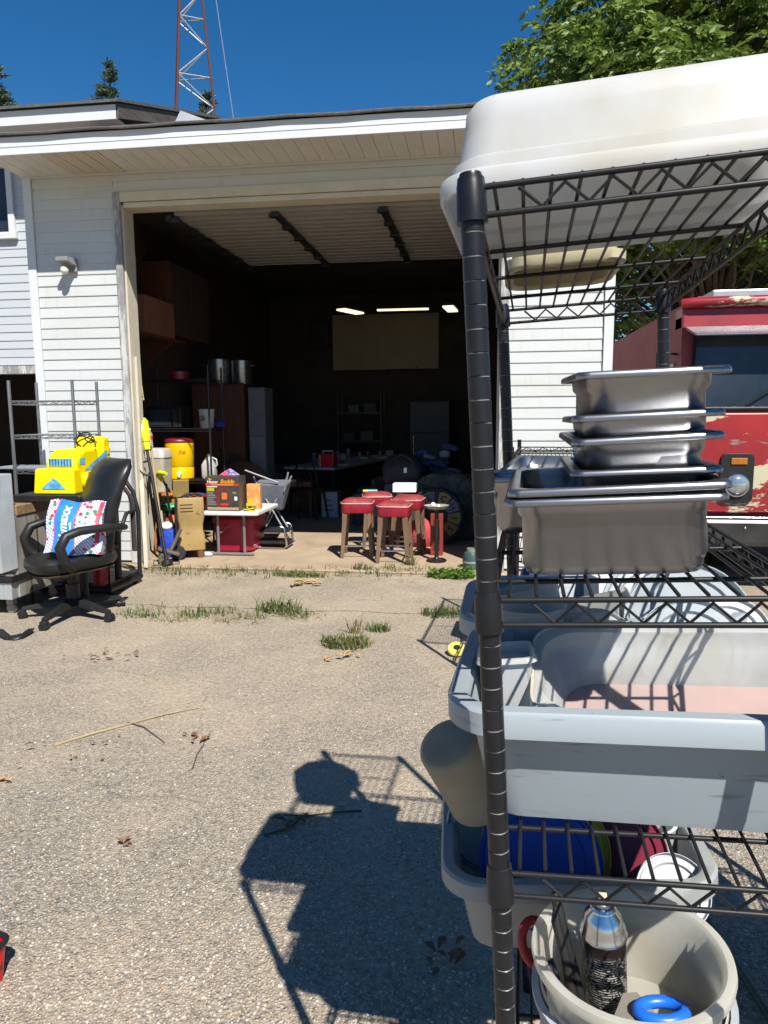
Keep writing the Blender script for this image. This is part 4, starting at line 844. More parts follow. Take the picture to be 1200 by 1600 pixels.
MB().box((0,0,.12),(.22,.1,.03), m=Matrix.Rotation(R(20),3,'Y')).build('guard', mat('dirty_steel', (.10,.09,.075), .6, .4, col2=(.16,.12,.08), scale=14), dl, bevel=.005)
MB().cyl((-.05,-.09,.055),(-.05,.09,.055),.055,n=16).build('roller', mat('dirty_steel', (.1,.09,.075), .6), dl, 40, .004)
MB().cyl((.02,0,.12),(.13,.02,.34),.02,n=10).build('stub', mat('dirty_steel', (.1,.09,.075), .6), dl, 40)
MB().tube([(-.15,-.12,.008),(.1,-.12,.008),(.1,.12,.008),(-.15,.12,.008)], .008, 6, True).build('skid', mat('dirty_steel', (.1,.09,.075), .6), dl, 40)
# plank strip leaning at the jamb
pk = MB(); A_, B_ = G(229, 887, .02), W(219, 700, 6.93); pk.loft([[Vector(A_)+Vector(v_) for v_ in ((-.02,-.01,0),(.02,-.01,0),(.02,.01,0),(-.02,.01,0))],[Vector(B_)+Vector(v_) for v_ in ((-.02,-.01,0),(.02,-.01,0),(.02,.01,0),(-.02,.01,0))]])
tag(pk.build('wooden_lath', M_cream), 'narrow cream painted lath leaning against the left door jamb', 'lath')

# battery charger on wheels
M_gold = mat('rusty_gold_paint', (.34,.235,.085), .5, .15, col2=(.28,.19,.07), scale=4, stain=[(9,.60,.66,(.13,.075,.035)), (22,.68,.72,(.40,.36,.26))], bump=.2)
wd = thing('battery_charger', 'gold painted wheeled battery charger with vents and raised lid, rust near its foot', 'charger', (-3.03, 7.10, FZ), R(28))
MB().loft([rr(.27,.24,.02,.09), rr(.27,.24,.02,.24), rr(.24,.215,.02,.30), rr(.24,.215,.02,.36), rr(.27,.24,.02,.43), rr(.27,.24,.02,.63), rr(.26,.23,.02,.645)]).build('body', M_gold, wd, 25, .004)
for k in range(3):
    MB().b2(-.11, .02, -.1235, -.1195, .50+k*.035, .508+k*.035).build('vent_slot', M_black, wd)
    for j in range(2): MB().b2(.1345, .1385, -.085+j*.09, -.02+j*.09, .49+k*.035, .50+k*.035).build('vent_slot', M_black, wd)
MB().box((-.08,.02,.735),(.16,.03,.19), m=Matrix.Rotation(R(18),3,'X')).build('lid', M_gold, wd, bevel=.004)
MB().tube([(-.12,-.02,.64),(-.15,-.16,.62),(-.16,-.16,.40),(-.15,-.15,.2),(-.2,-.14,.12)], .013, 8).build('hose', M_blackp, wd, 60)
MB().tube([(-.12,-.10,.64),(-.02,-.11,.69),(.06,-.10,.68),(.12,-.08,.65)], .012, 8).build('cable', M_blackp, wd, 60)
for s_ in (-1, 1): 
    wh = MB().lathe([(.035,-.018),(.07,-.02),(.078,-.012),(.078,.012),(.07,.02),(.035,.018)], 22, (-.15,s_*.10-.03,.078), m=Matrix.Rotation(R(90),3,'X')).build('wheel', mat('tyre', (.02,.02,.02), .85), wd, 40)
    MB().lathe([(.012,-.016),(.036,-.014),(.036,.014),(.012,.016)], 16, (-.15,s_*.10-.03,.078), m=Matrix.Rotation(R(90),3,'X')).build('hub', M_gold, wh, 40)
MB().cyl((-.15,-.14,.078),(-.15,.1,.078),.012,n=8).build('axle', M_black, wd)
MB().lathe([(.01,0),(.025,.0),(.05,.09)], 10, (.085,-.07,0)).build('foot', mat('rust', (.18,.085,.04), .8), wd, 40)
MB().tube([(-.13,.12,.15),(-.2,.14,.5),(-.22,.12,.78)], .012, 8).build('handle', M_black, wd, 60)
gb2 = MB(); gb2.sphere((0,0,.05), .07, 14, (1.3,1,.7)); tag(gb2.build('green_pouch', mat('green_plastic', (.03,.28,.10), .4), None, 60, loc=(-3.34, 7.32, FZ+.45)), 'small green plastic pouch among the tools behind the charger', 'pouch')
bpile = thing('crate_stack', 'dark stacked crates holding up the green pouch', 'crate', (-3.34, 7.34, FZ)); MB().b2(-.14, .14, -.09, .1, 0, .22).build('crate', M_blackp, bpile, bevel=.01); MB().b2(-.13, .13, -.09, .09, .222, .44).build('crate', M_blackp, bpile, bevel=.01)
vis = thing('clamp_set', 'blue and red jump lead clamps on top of the gold charger', 'clamps', (-2.98, 7.08, FZ+.648), R(20))
for i, (x_, c_) in enumerate(((-.06,(.04,.05,.2)),(.0,(.4,.02,.03)),(.07,(.04,.05,.2)))): MB().box((x_,.04,.018),(.05,.12,.03), rz=.3*i).build('clamp', mat('clamp_%d' % (i % 2), c_, .4), vis, bevel=.006)

# white folding table with the heater carton
ft = thing('folding_table', 'low white folding table with grey tube legs just inside the doorway', 'table', (-2.60, 7.48, FZ))
TZ = .485
MB().loft([rr(.60,.78,.04,TZ-.04,5,.0,.02), rr(.62,.80,.04,TZ-.03,5,.0,.02), rr(.62,.80,.04,TZ-.004,5,.0,.02), rr(.60,.78,.04,TZ,5,.0,.02)]).build('table_top', mat('blow_moulded_white', (.62,.62,.60), .45), ft, 40)
M_tube = mat('grey_tube', (.20,.20,.20), .4, .3)
for y_ in (-.27, .32):
    for x_ in (-.17, .12): MB().cyl((x_,y_,.03),(x_,y_,TZ-.04),.016,n=10).build('leg', M_tube, ft, 50)
    MB().cyl((-.27,y_,.018),(.22,y_,.018),.017,n=10).build('foot_bar', M_tube, ft, 50)
MB().cyl((-.155,-.25,.24),(-.03,-.05,.36),.006,n=6).build('brace', M_tube, ft); MB().cyl((.105,-.25,.24),(-.02,-.05,.36),.006,n=6).build('brace', M_tube, ft)
M_card = mat('carton_black', (.035,.033,.032), .35, col2=(.07,.06,.045), scale=7); M_cred = mat('carton_red', (.60,.04,.04), .35); M_cyel = mat('carton_yellow', (.80,.38,.0), .35)
hb = thing('heater_carton', 'black and red portable heater carton standing on the white folding table', 'carton', (-2.69, 7.28, FZ+TZ+.001), R(-3))
MB().b2(-.185, .185, -.10, .10, 0, .365).build('box', M_card, hb, bevel=.004)
def face(x0, x1, z0, z1, m, off=.1015, nm='print'): return MB().b2(x0, x1, -off-.001, -off, z0, z1).build(nm, m, hb)
face(-.185,.185,.268,.292, M_cred); face(-.12,.12,.272,.286, mat('carton_orange', (.75,.2,.06), .35), .1028)
face(-.172,-.09,.21,.245, mat('carton_lime', (.42,.42,.02), .4)); face(-.172,-.055,.253,.262, M_white)
for i in range(6): face(-.172,-.10+.02*(i%3),.185-i*.024,.197-i*.024, mat('carton_grey', (.22,.22,.21), .4))
face(-.172,.178,.012,.04, mat('carton_tan', (.36,.27,.14), .4)); face(.135,.165,.115,.155, M_white); face(.115,.155,.185,.205, mat('carton_grey', (.22,.22,.21), .4))
MB().loft([[(.005+p[0], -.1025, .145+p[1]) for p in rr(.16,.2,.04,0)], [(.005+p[0], -.1012, .145+p[1]) for p in rr(.16,.2,.04,0)]]).build('heater_print', mat('print_maroon', (.18,.03,.03), .35), hb)
MB().loft([[(.02+p[0], -.1038, .145+p[1]) for p in rr(.11,.17,.03,0)], [(.02+p[0], -.1026, .145+p[1]) for p in rr(.11,.17,.03,0)]]).build('heater_print', M_card, hb)
face(-.02,.065,.06,.082, M_cred, .104); face(-.005,.05,.125,.195, mat('print_glow', (.85,.16,.03), .4), .104)
text('Mr.', .03, M_cyel, hb, at(-.13,-.102,.335), bold=.001); text('Heater', .042, M_white, hb, at(-.105,-.102,.308), bold=.0006); text('Buddy', .062, M_cyel, hb, at(.06,-.102,.314), bold=.0008, shear=.15); text('Portable', .018, M_cred, hb, at(.075,-.102,.348))
pt = thing('patterned_carton', 'pink and purple patterned carton edge poking up behind the heater carton', 'carton', (-2.72, 7.48, FZ+TZ+.001), R(4))
pt.rotation_euler = (0, 0, R(4)); MB().prismy([(-.10,0),(.10,0),(.10,.36),(.0,.425),(-.10,.36)], -.06, .06).build('box', mat('purple_print', (.16,.08,.32), .5, col2=(.55,.45,.6), scale=40, lo=.5, hi=.55), pt, bevel=.002)
MB().add([(-.095,-.0615,.2),(.0,-.0615,.2),(-.01,-.0615,.415),(-.095,-.0615,.36)],[(0,1,2,3)]).build('pink_panel', mat('pink_print', (.75,.10,.16), .5), pt)
ob = thing('snack_carton', 'orange printed carton beside the heater carton on the white table', 'carton', (-2.43, 7.40, FZ+TZ+.001), R(8))
MB().b2(-.06, .085, -.06, .06, 0, .27).build('box', mat('orange_print', (.50,.20,.04), .45, col2=(.62,.36,.14), scale=16), ob, bevel=.003); MB().b2(-.05, .0, -.062, -.0605, .03, .11).build('print', M_cyel, ob)
ys = thing('ratchet_strap', 'coiled yellow and black strap on the white table', 'strap', (-2.42, 7.22, FZ+TZ+.001))
for i in range(4): MB().tube([(.06*math.cos(u)*(1-.12*i)+.01*i, .035*math.sin(u)*(1-.1*i), .012+.009*i+.006*math.sin(u*2+i)) for u in [k*PI/6 for k in range(12)]], .008, 6, True).build('coil', mat('strap_yellow', (.60,.50,.01), .5) if i % 2 == 0 else M_blackp, ys, 60)
rt3 = thing('storage_tote', 'deep red plastic storage tote under the white folding table', 'tote', (-2.66, 7.60, FZ))
MB().loft([rr(.36,.40,.06,0), rr(.42,.46,.07,.03), rr(.47,.50,.07,.33), rr(.50,.53,.07,.34), rr(.50,.53,.07,.365), rr(.44,.47,.06,.385)]).build('body', mat('tote_red', (.34,.006,.035), .4, col2=(.28,.005,.03)), rt3, 40)
cf = thing('camp_chair', 'folded grey canvas camp chair with pale metal frame behind the white table', 'chair', (-2.40, 8.05, FZ))
MB().hexa([(-.16,-.02,.40),(.10,-.02,.38),(.10,.10,.38),(-.16,.10,.40)],[(-.20,-.10,.70),(.20,-.12,.70),(.20,.12,.74),(-.20,.10,.74)]).build('canvas', mat('grey_canvas', (.13,.14,.17), .85, bump=.5, bscale=25, bdist=.01), cf, bevel=.02)
for a_, b_ in (((-.22,-.05,0),(.20,-.06,.80)),((.22,-.05,0),(-.22,-.05,.78)),((-.22,.1,0),(.20,.1,.78)),((.24,.1,0),(-.2,.1,.72)),((.16,-.10,.62),(.22,-.12,.84)),((-.30,-.10,.86),(.10,-.12,.72))):
    MB().cyl(a_, b_, .011, n=8).build('frame_tube', M_galv, cf, 50)
cs = thing('step_stool', 'folded chrome-edged step stool lying under the table end', 'step stool', (-2.30, 7.75, FZ))
for z_ in (.07, .20):
    MB().box((0,0,z_),(.34,.26,.03)).build('step', M_blackp, cs, bevel=.008)
MB().tube([(-.16,-.14,.02),(.15,-.14,.02),(.17,-.14,.05),(.15,-.14,.24),(.1,-.14,.26)], .013, 8).build('frame_tube', M_chrome, cs, 50); MB().tube([(-.16,.14,.02),(.15,.14,.02),(.17,.14,.05),(.15,.14,.24),(.1,.14,.26)], .013, 8).build('frame_tube', M_chrome, cs, 50)
MB().cyl((.17,-.15,.04),(.17,.15,.04),.013,n=8).build('cross_tube', M_chrome, cs, 50)
rg = MB(); rg.sphere((0,0,.02), .06, 12, (1,.7,.35)); tag(rg.build('rag', M_white, None, 60, loc=(-2.88, 7.16, FZ)), 'small crumpled white rag on the slab between charger and table leg', 'rag')

# ------------------------------------------------------------------ bar stools
M_rvinyl = mat('red_vinyl', (.34,.008,.028), .55, col2=(.22,.006,.02), scale=14, stain=[(40,.62,.7,(.36,.08,.08))], bump=.15)
M_ptop = mat('faded_red_vinyl', (.31,.05,.055), .6, col2=(.18,.02,.026), scale=9, stain=[(25,.6,.7,(.30,.12,.10))])
M_swood = mat('weathered_stool_wood', (.175,.105,.06), .7, col2=(.105,.062,.035), scale=5, stretch=(4,4,.5))
def make_stool():
    t = thing('bar_stool', 'x', 'stool', group='red vinyl bar stools in the doorway')
    MB().loft([rr(.315,.315,.05,.475), rr(.33,.33,.055,.485), rr(.33,.33,.055,.575)], True, False).build('seat_skirt', M_rvinyl, t, 40)
    MB().loft([rr(.33,.33,.055,.5752), rr(.31,.31,.05,.595), rr(.22,.22,.05,.615), rr(.08,.08,.03,.622)], False, True).build('seat_top', M_ptop, t, 60)
    MB().tube(rr(.333,.333,.056,.577,4), .006, 6, True).build('piping', mat('piping_cream', (.48,.34,.28), .5), t, 60)
    for sx in (-1,1):
        for sy in (-1,1):
            q = lambda o_, s_, z_: [(sx*o_+dx*s_, sy*o_+dy*s_, z_) for dx, dy in ((-1,-1),(1,-1),(1,1),(-1,1))]
            MB().loft([q(.155,.017,0), q(.142,.02,.2), q(.128,.024,.38), q(.125,.026,.474)]).build('leg', M_swood, t, bevel=.003)
    for (a, b, z_) in (((-1,-1),(1,-1),.13),((-1,1),(1,1),.13),((-1,-1),(-1,1),.17),((1,-1),(1,1),.17)):
        k_ = .148; MB().cyl((a[0]*k_,a[1]*k_,z_),(b[0]*k_,b[1]*k_,z_),.0095,n=8).build('foot_rail', M_chrome, t, 50)
    return t
proto = make_stool()
spots = [(GS(560,868), 4, 'red vinyl bar stool nearest the folding table side, with a clear gap before it'), (GS(617,876), -2, 'foremost red vinyl bar stool standing closest to the slab edge'),
         (GS(640,862)+Vector((-.02,.05,0)), -6, 'red vinyl bar stool next to the smoking stand'), (GS(590,855)+Vector((-.02,.12,0)), 10, 'rear red vinyl bar stool with a small bottle lying on its seat')]
for i, (p, a, lab) in enumerate(spots):
    o = proto if i == 0 else copy_tree(proto); o.location = (p.x, p.y, FZ); o.rotation_euler = (0,0,R(a)); o['label'] = lab
    STL = p
sq = thing('squeeze_bottle', 'small teal and orange squeeze bottle lying on the rear stool seat', 'bottle', (STL.x-.09, STL.y+.02, FZ+.605), R(15))
MB().cyl((-.02,0,.02),(.09,0,.02),.02,.018,12).build('body', mat('teal_pl', (.06,.28,.26), .4), sq, 40); MB().cyl((-.075,0,.02),(-.02,0,.02),.017,.02,12).build('cap', mat('orange_cap', (.65,.35,.05), .4), sq, 40)

# smoking stand, red case, prize wheel and heap at the right jamb
P = GS(682, 877); sk = thing('smoking_stand', 'black turned pedestal smoking stand with pale ash dish', 'ashtray', (P.x, P.y, FZ))
MB().lathe([(.01,0),(.10,0),(.105,.012),(.09,.025),(.03,.03),(.02,.05),(.026,.07),(.018,.09),(.024,.12),(.018,.14),(.026,.22),(.03,.30),(.020,.40),(.026,.42),(.02,.44),(.02,.52),(.035,.535),(.01,.54)], 24).build('pedestal', mat('black_gloss', (.015,.014,.013), .25), sk, 35)
MB().lathe([(.02,.535),(.10,.545),(.125,.575),(.13,.578),(.12,.572),(.095,.555),(.01,.552)], 28).build('dish', mat('ash_grey', (.36,.35,.30), .5, col2=(.2,.19,.17), scale=20), sk, 40)
MB().sphere((-.035,-.02,.585), .025, 12).build('crumpled_paper', M_white, sk); MB().sphere((.02,-.02,.57), .018, 10).build('crumpled_paper', M_white, sk)
P = GS(682, 868); rc = thing('red_wood_case', 'narrow red wooden case standing upright behind the smoking stand', 'case', (P.x, P.y+.06, FZ))
MB().b2(-.065, .065, -.06, .06, 0, .44).build('case', mat('case_red', (.24,.03,.02), .5), rc, bevel=.004); MB().b2(-.035, .035, -.063, -.0605, .06, .38).build('recess', mat('case_dark', (.10,.015,.012), .5), rc)
pw = thing('prize_wheel', 'dark bicycle-sized prize wheel with lettered coloured segments leaning at the right jamb', 'wheel', (-.50, 8.05, FZ))
pw.rotation_euler = (R(-8), 0, 0)
RW = Matrix.Rotation(R(90),3,'X'); WCZ = .33
MB().lathe([(.01,-.01),(.33,-.01),(.33,.01),(.01,.01)], 40, (0,0,WCZ), m=RW).build('disc', mat('wheel_dark', (.03,.022,.02), .6), pw, 40)
MB().tube([(.315*math.cos(2*PI*i/36), 0, WCZ+.315*math.sin(2*PI*i/36)) for i in range(36)], .022, 8, True).build('rim', M_black, pw, 60)
for i, (a, c_, ch) in enumerate(((148,(.40,.38,.26),'A'),(108,(.16,.15,.14),'L'),(65,(.36,.26,.10),'C'),(30,(.20,.18,.22),'H'),(-4,(.24,.26,.05),'I'),(-38,(.28,.16,.04),'S'))):
    a0, a1 = R(a-15), R(a+15); pts = [(.15*math.cos(a0), WCZ+.15*math.sin(a0)), (.285*math.cos(a0), WCZ+.285*math.sin(a0)), (.295*math.cos((a0+a1)/2), WCZ+.295*math.sin((a0+a1)/2)), (.285*math.cos(a1), WCZ+.285*math.sin(a1)), (.15*math.cos(a1), WCZ+.15*math.sin(a1))]
    sg = MB().prismy(pts, -.016, -.0105).build('segment', mat('segment_%d' % i, c_, .6), pw)
    text(ch, .10, M_black, sg, Matrix.Translation((.22*math.cos(R(a)), -.0175, WCZ+.22*math.sin(R(a)))) @ FRONT @ Matrix.Rotation(R(a-90),4,'Z'), bold=.002)
for i, (z0, lab, c_) in enumerate(((0,'pinkish',0),)):
    pb = thing('wooden_crate', 'pale pinkish wooden crate seen between the bar stool legs', 'crate', (-.96, 8.15, FZ)); 
    for k in range(3): MB().b2(-.16, .16, -.13, -.118, .17+k*.075, .238+k*.075).build('slat', mat('pink_wood', (.48,.26,.17), .6), pb, bevel=.002)
    MB().b2(-.16, .16, -.116, .12, .0, .165).build('base', M_brown, pb, bevel=.003); MB().b2(-.16, .16, -.116, .12, .17, .39).build('box', MATS['pink_wood'], pb, bevel=.003)
rf2 = MB(); rf2.sphere((0,0,.13), .17, 14, (.9,.7,1.2)); tag(rf2.build('red_cushion', mat('red_fabric', (.42,.05,.05), .8, bump=.5, bscale=15, bdist=.02), None, 60, loc=(-.66, 7.98, FZ)), 'salmon red cushion squeezed between stools and prize wheel', 'cushion')
wt = thing('white_crate_lid', 'white foam block sitting on a pale post behind the stools', 'block', (-.86, 8.2, FZ)); MB().b2(-.135, .135, -.09, .09, .60, .70).build('block', M_white, wt, bevel=.006); MB().b2(-.09, -.02, -.06, .06, 0, .599).build('post', mat('bin_beige', (.4,.36,.29), .5), wt, bevel=.004)
tp = thing('camo_cover', 'grey green patterned tarpaulin draped over boxes behind the prize wheel', 'tarpaulin', (-.42, 8.62, FZ))
MB().b2(-.33, .36, -.2, .3, 0, .62).build('box', M_brown, tp, bevel=.01)
def drape(u, v):
    x_ = -.40+.84*u; 
    if v < .5: return (x_, -.24-.03*math.sin(u*19), .10+.56*(v/.5)+.02*math.sin(u*11))
    return (x_+.0, -.22+.55*((v-.5)/.5), .66+.14*math.sin(u*PI)+.02*math.sin(u*13+v*9))
MB().grid(drape, 26, 16).build('cover', mat('camo', (.10,.11,.085), .8, col2=(.045,.05,.045), scale=9, lo=.45, hi=.55, stain=[(12,.6,.66,(.16,.15,.11))], bump=.5, bscale=20, bdist=.02), tp, 60)
db = thing('duffel_bag', 'dark navy duffel bag with a white tag on boxes behind the bar stools', 'bag', (-.92, 8.62, FZ+.66))
MB().loft([rr(.42,.26,.08,.0), rr(.50,.32,.1,.05), rr(.52,.32,.12,.2), rr(.40,.22,.1,.32), rr(.2,.1,.05,.36)]).build('body', mat('navy_nylon', (.016,.018,.026), .7, bump=.5, bscale=10, bdist=.03), db, 60); MB().b2(.02, .055, -.175, -.165, .14, .20).build('tag', M_white, db)
MB().tube([(-.15,-.16,.2),(-.12,-.2,.3),(0,-.19,.36),(.12,-.2,.3),(.15,-.16,.2)], .012, 6).build('handle', M_blackp, db, 60)
db2 = thing('suitcase', 'grey soft suitcase under the navy duffel bag', 'suitcase', (-.92, 8.62, FZ)); MB().loft([rr(.40,.28,.06,.04), rr(.46,.32,.08,.08), rr(.46,.32,.08,.62), rr(.42,.28,.08,.655)]).build('shell', mat('grey_nylon', (.10,.105,.13), .7), db2, 50)
for x_ in (-.15,.15): MB().lathe([(.01,-.012),(.025,-.01),(.025,.01),(.01,.012)], 12, (x_,-.1,.025), m=RW).build('wheel', M_blackp, db2, 40)
cp = thing('clothes_heap', 'heap of folded blue, grey and red clothes in the shade behind the tarpaulin', 'clothes', (-.62, 9.25, FZ))
MB().b2(-.42, .42, -.25, .25, 0, .72).build('table', M_brown, cp, bevel=.006)
rs = random.Random(4)
for i in range(16):
    c_ = rs.choice([(.10,.13,.24),(.22,.23,.26),(.30,.31,.33),(.20,.02,.03),(.05,.07,.18),(.03,.03,.035)]); w_, d_, h_ = rs.uniform(.14,.26), rs.uniform(.14,.22), rs.uniform(.05,.09)
    zz = .73+.10*(i//5); MB().loft([[(p[0]+.01*math.sin(9*p[1]+i), p[1], p[2]+.02*math.sin(14*p[0]+i)) for p in rr(w_*f_,d_*f_,.05,z_,4)] for f_, z_ in ((.85,0),(1,h_*.4),(.95,h_*.8),(.6,h_))]).build('garment', mat('cloth_%s' % str(c_), c_, .9), cp, 60, loc=(rs.uniform(-.3,.3), rs.uniform(-.14,.1), zz))
P = G(735, 890); cn = thing('gas_canister', 'small dark green gas canister with grey collar at the right door jamb', 'canister', (P.x+.01, P.y-.06, 0))
MB().lathe([(.02,0),(.075,.0),(.085,.02),(.085,.15),(.07,.185),(.03,.2),(.01,.2)], 22).build('cylinder', mat('canister_green', (.03,.065,.06), .4, col2=(.05,.08,.075)), cn, 40)
MB().lathe([(.05,.185),(.05,.225),(.045,.225),(.045,.185)], 18).build('collar', mat('canister_rim', (.30,.31,.29), .4, .4), cn, 40); MB().lathe([(.087,.085),(.088,.09),(.088,.10),(.087,.105)], 22).build('band', M_galv, cn, 40)

# ------------------------------------------------------------------ deep inside
M_dtop = mat('laminate_grey', (.34,.34,.35), .5)
lt = thing('long_table', 'long grey-topped table covered with clutter running towards the back wall', 'table', (-2.2, 12.1, FZ), R(-12))
MB().b2(-.42, .42, -1.7, 1.7, .68, .72).build('table_top', M_dtop, lt, bevel=.004)
for x_ in (-.36,.36):
    for y_ in (-1.6, 0, 1.6): MB().cyl((x_,y_,0),(x_,y_,.68),.016,n=8).build('leg', M_black, lt, 50)
def inlt(x_, y_, z_=0): 
    a = R(-12); return (-2.2+x_*math.cos(a)-y_*math.sin(a), 12.1+x_*math.sin(a)+y_*math.cos(a), FZ+.7205+z_)
ib = thing('red_toolbox', 'bright red portable box with pale handle on the long table end', 'toolbox', inlt(.27,-1.58), R(-12)); MB().b2(-.12, .12, -.09, .09, 0, .2).build('body', mat('box_red', (.50,.012,.02), .4), ib, bevel=.01); MB().tube([(-.08,0,.2),(-.08,0,.24),(.08,0,.24),(.08,0,.2)], .008, 6).build('handle', M_white, ib, 50); MB().b2(-.095, -.085, -.0935, -.0905, .01, .19).build('trim', M_white, ib)
rs = random.Random(9)
for i in range(22):
    x_, y_ = rs.uniform(-.3,.3), rs.uniform(-1.5,1.6)
    if abs(x_-.27) < .22 and y_ < -1.2: continue
    kind = rs.choice(['jar','box','can','paper']); c_ = rs.choice([(.3,.3,.3),(.35,.3,.22),(.2,.05,.05),(.1,.12,.2),(.25,.28,.2)]); mm = mat('clutter_%s' % str(c_), c_, .5)
    if kind == 'jar':
        h_ = rs.uniform(.1,.2); o = thing('glass_jar', 'x', 'jar', inlt(x_,y_)); MB().lathe([(.005,0),(.04,0),(.04,h_*.8),(.028,h_*.9),(.005,h_*.9)], 12).build('body', mm, o, 40); MB().lathe([(.031,h_*.9),(.031,h_),(.004,h_)], 12).build('lid', M_galv, o, 40); o['label'] = 'small lidded jar in the clutter on the long table'; o['group'] = 'jars on the long table'
    elif kind == 'box':
        tag(MB().b2(-.07,.07,-.05,.05,0,rs.uniform(.05,.14)).build('small_box', mm, None, bevel=.003, loc=inlt(x_,y_)), 'small plain box in the clutter on the long table', 'box', 'boxes on the long table')
    elif kind == 'can':
        tag(MB().lathe([(.005,0),(.035,0),(.037,.004),(.037,.105),(.034,.11),(.005,.108)], 14).build('tin_can', mm, None, 40, loc=inlt(x_,y_)), 'tin can in the clutter on the long table', 'can', 'cans on the long table')
    else:
        tag(MB().box((0,0,.006),(.2,.26,.01), rz=rs.uniform(0,1)).build('paper_stack', M_white, None, loc=inlt(x_,y_)), 'thin stack of white paper on the long table', 'paper', 'papers on the long table')
dsk = thing('wooden_desk', 'small brown wooden desk with papers before the long table', 'desk', (-2.72, 10.2, FZ)); MB().b2(-.32,.32,-.2,.2,.46,.53).build('desk_top', mat('desk_wood', (.26,.09,.04), .5), dsk, bevel=.004)
for x_ in (-.29,.29):
    for y_ in (-.17,.17): MB().b2(x_-.02,x_+.02,y_-.02,y_+.02,0,.459).build('leg', M_brown, dsk)
tag(MB().box((0,0,.012),(.3,.2,.022), rz=.2).build('paper_stack', M_white, None, loc=(-2.8,10.15,FZ+.531)), 'fanned white papers on the small brown desk', 'paper')
bc = thing('bentwood_chair', 'dark bentwood chair with curved back standing at the desk', 'chair', (-2.40, 10.05, FZ), R(160))
MB().lathe([(.01,.43),(.2,.43),(.205,.445),(.19,.46),(.01,.455)], 24).build('seat', M_black, bc, 40)
for k in range(4):
    a = R(45+90*k); MB().tube([(math.cos(a)*.22,math.sin(a)*.22,0),(math.cos(a)*.18,math.sin(a)*.18,.25),(math.cos(a)*.15,math.sin(a)*.15,.43)], [.012,.015,.016], 8).build('leg', M_black, bc, 50)
MB().tube([(-.17,.12,.43),(-.18,.17,.65),(-.12,.21,.85),(0,.22,.90),(.12,.21,.85),(.18,.17,.65),(.17,.12,.43)], .014, 8).build('back_hoop', M_black, bc, 60); MB().tube([(-.08,.14,.44),(-.09,.18,.65),(0,.2,.76),(.09,.18,.65),(.08,.14,.44)], .010, 8).build('inner_hoop', M_black, bc, 60)
wbx = thing('printed_carton', 'white printed carton on the floor under the long table end', 'carton', (-2.18, 10.28, FZ)); MB().b2(-.12,.12,-.12,.12,0,.37).build('box', mat('carton_white', (.40,.42,.46), .5), wbx, bevel=.003)
for i in range(3): MB().b2(-.08,.07-.02*i,-.122,-.1205,.1+i*.07,.12+i*.07).build('print', mat('print_slate', (.12,.14,.2), .5), wbx)
nb = MB().b2(-.14,.14,-.15,.15,0,.32).build('storage_bin', mat('navy_bin', (.05,.07,.14), .5), None, bevel=.01, loc=(-1.62, 10.7, FZ)); tag(nb, 'dark navy storage bin beyond the bar stools under the table', 'bin')
# back wall: projection board, shelves, dark fridge, hanging lights
bd_ = thing('plywood_board', 'large pale plywood panel mounted on the back wall under the lights', 'panel', (-1.9, 14.34, 2.42))
MB().b2(-1.05,.02,-.03,0,0,1.08).build('panel', mat('pale_ply', (.34,.28,.20), .7, col2=(.29,.24,.17), scale=1.5, stain=[(11,.68,.72,(.08,.06,.04))]), bd_, bevel=.002); MB().b2(.024,1.07,-.03,0,.01,1.08).build('panel', MATS['pale_ply'], bd_, bevel=.002)
spk = tag(MB().b2(-.16,.16,-.12,.12,0,.5).build('loudspeaker', M_blackp, None, bevel=.01, loc=(-3.15,14.15,2.85)), 'black loudspeaker box mounted beside the pale plywood panel', 'speaker')
r3 = thing('wire_shelving', 'dim black wire shelving against the back wall under the plywood panel', 'shelving', (-2.75, 13.7, FZ)); wire_rack(r3, .85, .45, 1.95, (.5,1.0,1.55), mat('grey_wire', (.12,.12,.12), .4, .5), nw=8)
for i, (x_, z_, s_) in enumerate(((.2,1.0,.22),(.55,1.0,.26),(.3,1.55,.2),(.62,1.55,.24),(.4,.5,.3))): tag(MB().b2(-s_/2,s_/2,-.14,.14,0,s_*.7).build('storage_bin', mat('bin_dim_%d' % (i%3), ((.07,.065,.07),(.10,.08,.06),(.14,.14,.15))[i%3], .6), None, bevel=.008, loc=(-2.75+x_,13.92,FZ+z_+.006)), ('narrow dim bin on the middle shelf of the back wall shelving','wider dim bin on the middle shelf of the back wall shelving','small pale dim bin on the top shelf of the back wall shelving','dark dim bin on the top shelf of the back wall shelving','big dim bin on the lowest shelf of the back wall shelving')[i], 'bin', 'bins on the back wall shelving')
fg = thing('refrigerator', 'dark upright refrigerator standing against the back wall', 'fridge', (-.95, 13.9, FZ)); MB().b2(-.38,.38,-.35,.35,.02,1.75).build('body', mat('fridge_dark', (.06,.058,.06), .5), fg, bevel=.01); MB().b2(-.37,.37,-.385,-.352,.05,1.15).build('door', MATS['fridge_dark'], fg, bevel=.006); MB().b2(-.37,.37,-.385,-.352,1.17,1.73).build('door', MATS['fridge_dark'], fg, bevel=.006); MB().cyl((-.3,-.41,.6),(-.3,-.41,1.1),.012,n=8).build('handle', M_chrome, fg, 50)
M_tubeL = mat('lit_tube', (1.0,.92,.62), .4, emit=.9)
